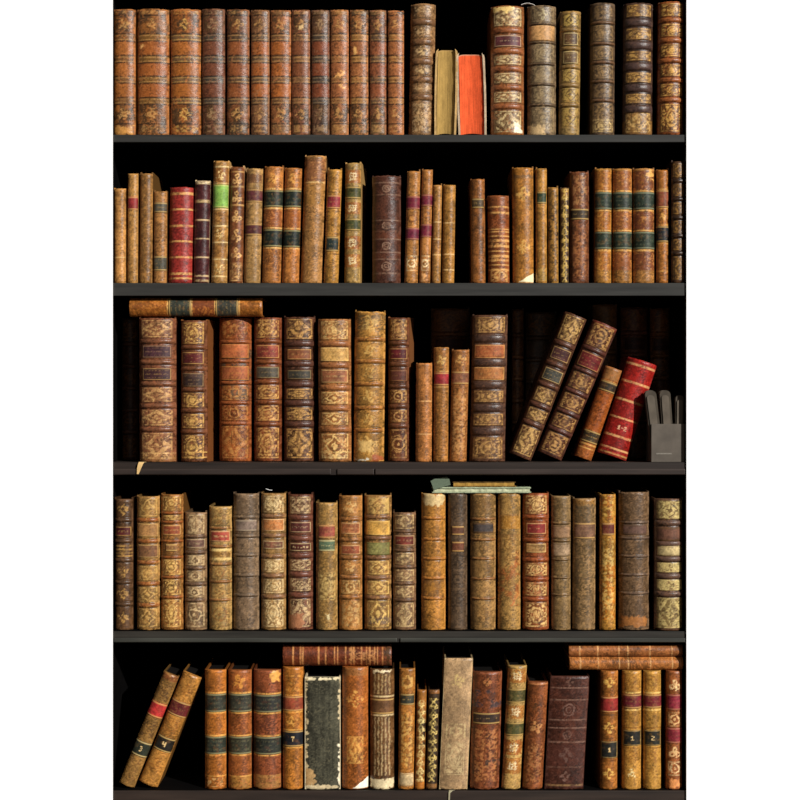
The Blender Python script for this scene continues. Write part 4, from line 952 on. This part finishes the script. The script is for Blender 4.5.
B(5, 544.4, 583.4, 676.4, '4c281c', 'very broad dark maroon brown book with blind stamped ornament on the bottom shelf', lean=6.2, lines=[(688, .9, '7a5a4a'), (700, .9, '7a5a4a'), (720, .9, '7a5a4a'), (728, .9, '7a5a4a'), (742, .9, '7a5a4a'), (767, .9, '6a4a3c'), (785, 1.4, '80603c')],
  orn=[(677, 687, 'fleur', '6a4a3c'), (701, 719, 'circle', '6e5044'), (729, 741, 'circle', '6e5044'), (745, 765, 'fleur', '60443a'), (769, 783, 'fleur', '6e5044')], zones=[(745, 766, '522c22')], mott=0.3, wear=0.45, bulge=0.008)
NB = {'frame': 1, 'w': 0.92, 'ts': 0.95, 'gold': 'c09a58'}
B(5, 600.0, 617.6, 671.2, 'ac6e30', "orange gold book with bright red label and black 1 label on the bottom shelf", key='r1', lean=0.8, labels=[(697, 712.4, '961f18', {'frame': 0, 'w': 0.96, 'worn': 0}), (741.4, 758, '262620', dict(NB, txt='1'))], lines=[(692.4, .9, '6a3c14'), (715, 1.2, '5a3818'), (738.6, .9, '6a3c14'), (760.6, .9, '6a3c14')],
  orn=[(674, 690, 'fleur', 'e4b45a'), (718, 737, 'fleur', 'e4b45a'), (763, 784, 'fleur', 'e4b45a')], mott=0.3, top_rag=0.3)
B(5, 622.2, 641.4, 671.2, 'ba8a40', "gold book with a maroon label and black 1 label on the bottom shelf", key='r2', lean=0.5, labels=[(694.6, 708.4, '6c1a22', {'frame': 0, 'w': 0.96, 'worn': 0.1}), (730.4, 745.6, '25241e', dict(NB, txt='1'))], lines=[(693, .9, 'e8c070'), (710, .9, 'e8c070'), (728, .9, '7a4c18'), (748, .9, '7a4c18')],
  orn=[(674, 691, 'lace', '8a5820'), (711, 726, 'ring', '8a5c24'), (749, 763, 'lace', '8a5820'), (767, 780, 'fleur', 'f4dc9c')], mott=0.25, top_rag=0.3)
B(5, 643.4, 661.4, 671.2, 'c09044', "yellow gold book with a maroon label and black 2 label, bottom shelf", key='r3', lean=0.0, labels=[(694.6, 708, '701c20', {'frame': 0, 'w': 0.96, 'worn': 0.1}), (730.4, 745.6, '26241c', dict(NB, txt='2'))], lines=[(693, .9, 'e8c070'), (710, .9, 'e8c070'), (728, .9, '7a4c18'), (748, .9, '7a4c18')],
  orn=[(674, 691, 'lace', '8a5820'), (711, 726, 'ring', '9a6c2c'), (749, 763, 'lace', '8a5820'), (767, 780, 'fleur', 'a87430')], mott=0.2, top_rag=0.3)
B(5, 666.2, 682.4, 671.2, '9c5c30', 'red tan book with two crimson labels at the right end of the bottom shelf', key='r4', lean=0.2, labels=[(694.6, 710, '84182c', CR), (728, 743, '861a28', CR)], orn=[(677, 692, 'rose', 'f0cc90'), (712, 727, 'ring', 'e0b074'), (745, 759, 'rose', 'e8bc80'), (761, 776, 'ring', 'e8c48c')], mott=0.3, tear=[(779, 788, 0.2, 0.8, 'd88c50')], top_rag=0.3)
q = max(BOOKS['q1'], BOOKS['q2']) + 0.0006
H(5, 282.4, 391.6, 21.6, q, '763b22', "rust red book ruled with gold lying flat on upright books of the bottom shelf", rec=0.010, depth=0.12, lines=[(9, 1.2), (14, .8), (17, .8), (22, 1.4), (25, .8), (30, .8), (38, 1.8), (40.5, .8), (46, 1.0), (54, .9), (57, .9), (66, 1.0), (73, 1.2), (89, 1.6), (91.5, .7), (98.5, 1.2)], gold='c88c54',
  orn=[(14, 44, 'faint', 'c88c54')], mott=0.25, zones=[(0, 8, '5c4228')])
q = max(BOOKS[k] for k in ('r1', 'r2', 'r3', 'r4')) + 0.0006
HL = [(11, .9, 'd8a468'), (33, .9, 'd8a468'), (55, .9, 'd8a468'), (64, .8, 'c8945c'), (85, .9, 'd8a468'), (103, .9, 'd8a468')]
q = H(5, 569.4, 683.6, 13.2, q, 'b0713a', "plain tan book lying flat on the numbered books, lower of two stacked", rec=0.010, depth=0.12, lines=HL, mott=0.4)
H(5, 568.8, 683.0, 12.0, q + 0.0005, '9c6236', "plain brown tan book lying flat, upper of two stacked above the numbered books", rec=0.010, depth=0.12, lines=HL, mott=0.4)

# ------------------------------------------------------------------ pamphlets on the fourth shelf
z0 = max(BOOKS[k] for k in ('p1', 'p2', 'p3', 'p4', 'p5')) + 0.0008
r = 0.012; k = PX * (CAMD + r) / CAMD


def rough_box(name, b, col, mat, parent, seed, amp=0.0008, n=(40, 4, 3), lift=None):
    """thin slab with slightly uneven edges and mottled colour"""
    x0, x1, y0, y1, zz0, zz1 = b
    nx, ny = n[0], n[1]
    xs = np.linspace(x0, x1, nx); ys = np.linspace(y0, y1, ny)
    X, Y = np.meshgrid(xs, ys)
    e = (vnoise((X - x0) * 260 + seed, Y * 90 + seed) - 0.5) * 2 * amp
    Xb = X + (vnoise(Y * 120, X * 0 + seed) - 0.5) * amp * 3 * ((np.abs(X - x0) < 1e-6) | (np.abs(X - x1) < 1e-6))
    Yb = Y + (vnoise(X * 150, X * 0 + seed + 2) - 0.5) * amp * 3 * (np.abs(Y - y0) < 1e-6)
    L = lift(X, Y) if lift else X * 0
    top = np.stack([Xb, Yb, zz1 + e + L], -1).reshape(-1, 3)
    bot = np.stack([Xb, Yb, zz0 + np.abs(e) * 0.3 + L], -1).reshape(-1, 3)
    m = X.size
    ix = np.arange(m).reshape(X.shape)
    qt = np.stack([ix[:-1, :-1], ix[:-1, 1:], ix[1:, 1:], ix[1:, :-1]], -1).reshape(-1, 4)
    qb = qt[:, ::-1] + m
    ring = list(ix[0, :]) + list(ix[1:, -1]) + list(ix[-1, -2::-1]) + list(ix[-2:0:-1, 0])
    qs = [(ring[i] + m, ring[(i + 1) % len(ring)] + m, ring[(i + 1) % len(ring)], ring[i]) for i in range(len(ring))]
    P = np.concatenate([top, bot])
    c = lin(col) * (0.7 + 0.6 * fbm(P[:, 0] * 150 + seed, P[:, 1] * 60 + P[:, 2] * 300, 3))[:, None]
    return link(name, make_mesh(name, P, np.concatenate([qt, qb, np.array(qs)]), c, mat, smooth=False), parent)


root = empty('pamphlet', (wx(481.5, r), r + 0.004, z0))
w2 = 49.5 * k
rough_box('cover', (-w2, w2, -0.001, 0.075, 0.0, 0.0022), '98a082', CLOTH, root, 3)
rough_box('page_block', (-w2 + 0.003, w2 - 0.002, 0.0015, 0.072, 0.0023, 0.0088), 'b4b796', PAPER, root, 5, n=(60, 4, 3))
rough_box('cover', (-w2, w2, -0.001, 0.075, 0.0089, 0.0115), '9aa486', CLOTH, root, 9, amp=0.0005)
fl = [(430.6, 481.0), (435.0, 478.6), (446.8, 476.8), (449.4, 479.2), (450.6, 485.0), (444.0, 486.6), (438.0, 488.6), (434.0, 490.2)]
fx = [((px_ - 481.5) * k, wz(py_, r) - z0) for px_, py_ in fl]
n = len(fx)
vs = np.array([(x, -0.0035, z) for x, z in fx] + [(x, 0.055, z + 0.001) for x, z in fx])
qd = np.array([(i, i + n, (i + 1) % n + n, (i + 1) % n) for i in range(n)])
flap = link('folded_flap', make_mesh('folded_flap', vs, qd, np.ones((2 * n, 3)) * lin('5e6a58'), CLOTH, polys=[list(range(n - 1, -1, -1)), list(range(n, 2 * n))], smooth=False), root)
flap['label'] = 'curled grey green flap at its left end'
tag(root, 'pale green pamphlet with a curled end lying on the tops of the fourth shelf books', 'pamphlet')
zt = z0 + 0.0122
root = empty('booklet', (wx(484.5, r), r + 0.008, zt))
w2 = 31.5 * k
rough_box('cover', (-w2, w2, 0, 0.06, 0.0, 0.0016), '7c5c28', CLOTH, root, 21)
rough_box('page_block', (-w2 + 0.002, w2 - 0.002, 0.001, 0.058, 0.0017, 0.0082), 'a07c3c', PAPER, root, 22)
rough_box('cover', (-w2, w2, 0, 0.06, 0.0083, 0.0098), '5c4422', CLOTH, root, 23, amp=0.0004)
tag(root, 'thin brown gold booklet lying on top of the pale green pamphlet', 'booklet')

# ------------------------------------------------------------------ grey box with slips at the right of the third shelf
r = 0.006; k = PX * (CAMD + r) / CAMD; zb = SHELFZ[3]
bx0, bx1 = wx(651.6, r), wx(684.6, r)
bh = wz(424.2, r) - zb
root = empty('box', ((bx0 + bx1) / 2, r, zb + 0.0005))
hw = (bx1 - bx0) / 2
GREYM = plain_mat('grey_painted_board', '585047', 0.6, 30, (1, 1, 1), 0.25, 0.25, 0.3)
t = 0.0025
box_obj('front_panel', (-hw, hw, 0, t, 0, bh), GREYM, root, 0.0006)
box_obj('back_panel', (-hw, hw, 0.07, 0.07 + t, 0, bh), GREYM, root, 0.0006)
box_obj('side_panel', (-hw, -hw + t, t, 0.07, 0, bh), GREYM, root, 0.0006)
box_obj('side_panel', (hw - t, hw, t, 0.07, 0, bh), GREYM, root, 0.0006)
box_obj('bottom_panel', (-hw + t, hw - t, t, 0.07, 0, t), GREYM, root)
PALEM = plain_mat('pale_rubbed_grey', '7c766c', 0.7, 200, (1, 1, 6), 0.3, 0.2, 0.2)
s_ = box_obj('rubbed_label_strip', (-hw + 0.009, hw - 0.026, -0.0006, 0.0004, 0.0155, 0.0180), PALEM, root)
box_obj('edge_trim', (-hw - 0.0005, -hw + 0.003, -0.0008, 0.0004, 0, bh), GREYM, root, 0.0003)
tag(root, 'small open grey box at the right end of the third shelf', 'box')

SLIPM = plain_mat('grey_slip_board', '463e34', 0.7, 60, (1, 1, 0.5), 0.3, 0.2, 0.4)
SLIPE = plain_mat('grey_slip_edge', '5a5146', 0.7, 60, (1, 1, 0.5), 0.3, 0.2, 0.4)


def slip(xb, xt, top, wpx, yoff, desc):
    """rounded-top upright slab with a raised moulding round its edge"""
    w = wpx * k / 2
    h = wz(top, r) - zb - 0.003
    lean_ = (xt - xb) * k
    rt = empty('slip', (wx(xb, r), r + yoff, zb + 0.0035))
    def slab(name, w, y0, y1, z0, h, mat):
        pts = [(-w, z0), (w, z0)]
        for i in range(9):
            a = math.pi * i / 8
            pts.append((w * math.cos(a), h - w * 0.75 + w * 0.75 * math.sin(a)))
        n = len(pts)
        vs = [(x + lean_ * z / h, y0, z) for x, z in pts] + [(x + lean_ * z / h, y1, z) for x, z in pts]
        q = [(i, i + n, (i + 1) % n + n, (i + 1) % n) for i in range(n)]
        me = make_mesh(name, np.array(vs), np.array(q)[:, ::-1], None, mat, polys=[list(range(n)), list(range(2 * n - 1, n - 1, -1))], smooth=False)
        o = link(name, me, rt)
        md = o.modifiers.new('bevel', 'BEVEL'); md.width = 0.0012; md.segments = 2
    slab('board', w, 0.002, 0.020, 0.0, h, SLIPM)
    slab('moulding', w * 0.62, -0.0006, 0.004, h * 0.2, h * 0.93, SLIPE)
    tag(rt, desc, 'slip', 'grey slips in the grey box')


slip(658.8, 650.8, 391, 10.0, 0.004, 'grey round topped slip leaning left in the grey box, leftmost of three')
slip(670.0, 665.4, 391, 9.6, 0.004, 'grey round topped slip standing in the middle of the grey box')
slip(679.4, 680.4, 396, 7.0, 0.005, 'darker grey slip at the right side of the grey box')


# ------------------------------------------------------------------ loose paper slips
def ribbon(name, pts, w, th, col, desc, sideways=(1, 0, 0)):
    """narrow strip of paper of thickness th following pts"""
    p = [Vector(a) for a in pts]
    sv = Vector(sideways).normalized()
    vs = []
    for i, a in enumerate(p):
        tg = (p[min(i + 1, len(p) - 1)] - p[max(i - 1, 0)]).normalized()
        n = tg.cross(sv).normalized()
        ww = w[i] if isinstance(w, (list, tuple)) else w
        for s_, t_ in ((-1, -1), (1, -1), (1, 1), (-1, 1)):
            vs.append(a + sv * (ww / 2 * s_) + n * (th / 2 * t_))
    c0 = vs[0].copy()
    base = Vector(pts[0])
    q = [(i * 4 + j, i * 4 + (j + 1) % 4, i * 4 + 4 + (j + 1) % 4, i * 4 + 4 + j) for i in range(len(p) - 1) for j in range(4)]
    m = (len(p) - 1) * 4
    vv = np.array([tuple(v - base) for v in vs])
    cs = lin(col) * (0.8 + 0.4 * vnoise(vv[:, 0] * 400, vv[:, 2] * 300))[:, None]
    o = link(name, make_mesh(name, vv, np.array(q), cs, PAPER, polys=[[3, 2, 1, 0], [m, m + 1, m + 2, m + 3]], smooth=False))
    o.location = base
    tag(o, desc, 'paper slip')
    return o


zs = SHELFZ[3]
ribbon('paper_slip', [(wx(143, 0), 0.003, zs + 0.0007), (wx(142, 0), -0.004, zs + 0.0008), (wx(141, 0), -0.0062, zs - 0.003), (wx(139.6, 0), -0.0068, zs - 0.012), (wx(138.4, 0), -0.007, zs - 0.023)],
       [0.012, 0.011, 0.010, 0.008, 0.004], 0.0006, 'd0ac74', 'cream paper scrap hanging over the third shelf edge below the purple labelled book')
zs = SHELFZ[5]
ribbon('paper_slip', [(wx(452, 0), 0.004, zs + 0.0006), (wx(451, 0), -0.0012, zs + 0.0006), (wx(449.4, 0), -0.0022, zs - 0.004), (wx(449, 0), -0.0024, zs - 0.022)],
       [0.012, 0.008, 0.0032, 0.003], 0.0005, '9c9478', 'thin pale slip hanging over the front of the bottom shelf under the vellum book')
zz = wz(4.4, 0.012)
ribbon('paper_slip', [(wx(521.0 + 14 * t_, 0.03), 0.03, zz + 0.0012 + 0.0058 * math.sin(math.pi * (0.08 + t_ * 0.8)) - 0.002 * t_) for t_ in np.linspace(0, 1, 12)],
       0.010, 0.0008, 'd8d4cc', 'curled white paper slip on top of the tan labelled grey book on the top shelf', (0, 1, 0))
zz = wz(493.4, 0.012)
ribbon('paper_slip', [(wx(266, 0.03), 0.03, zz + 0.0085), (wx(269, 0.03), 0.032, zz + 0.0060), (wx(272, 0.03), 0.034, zz + 0.0052)], 0.005, 0.0008, 'dcdcd8',
       'tiny white paper corner on top of the orange labelled cream book on the fourth shelf', (0, 1, 0))
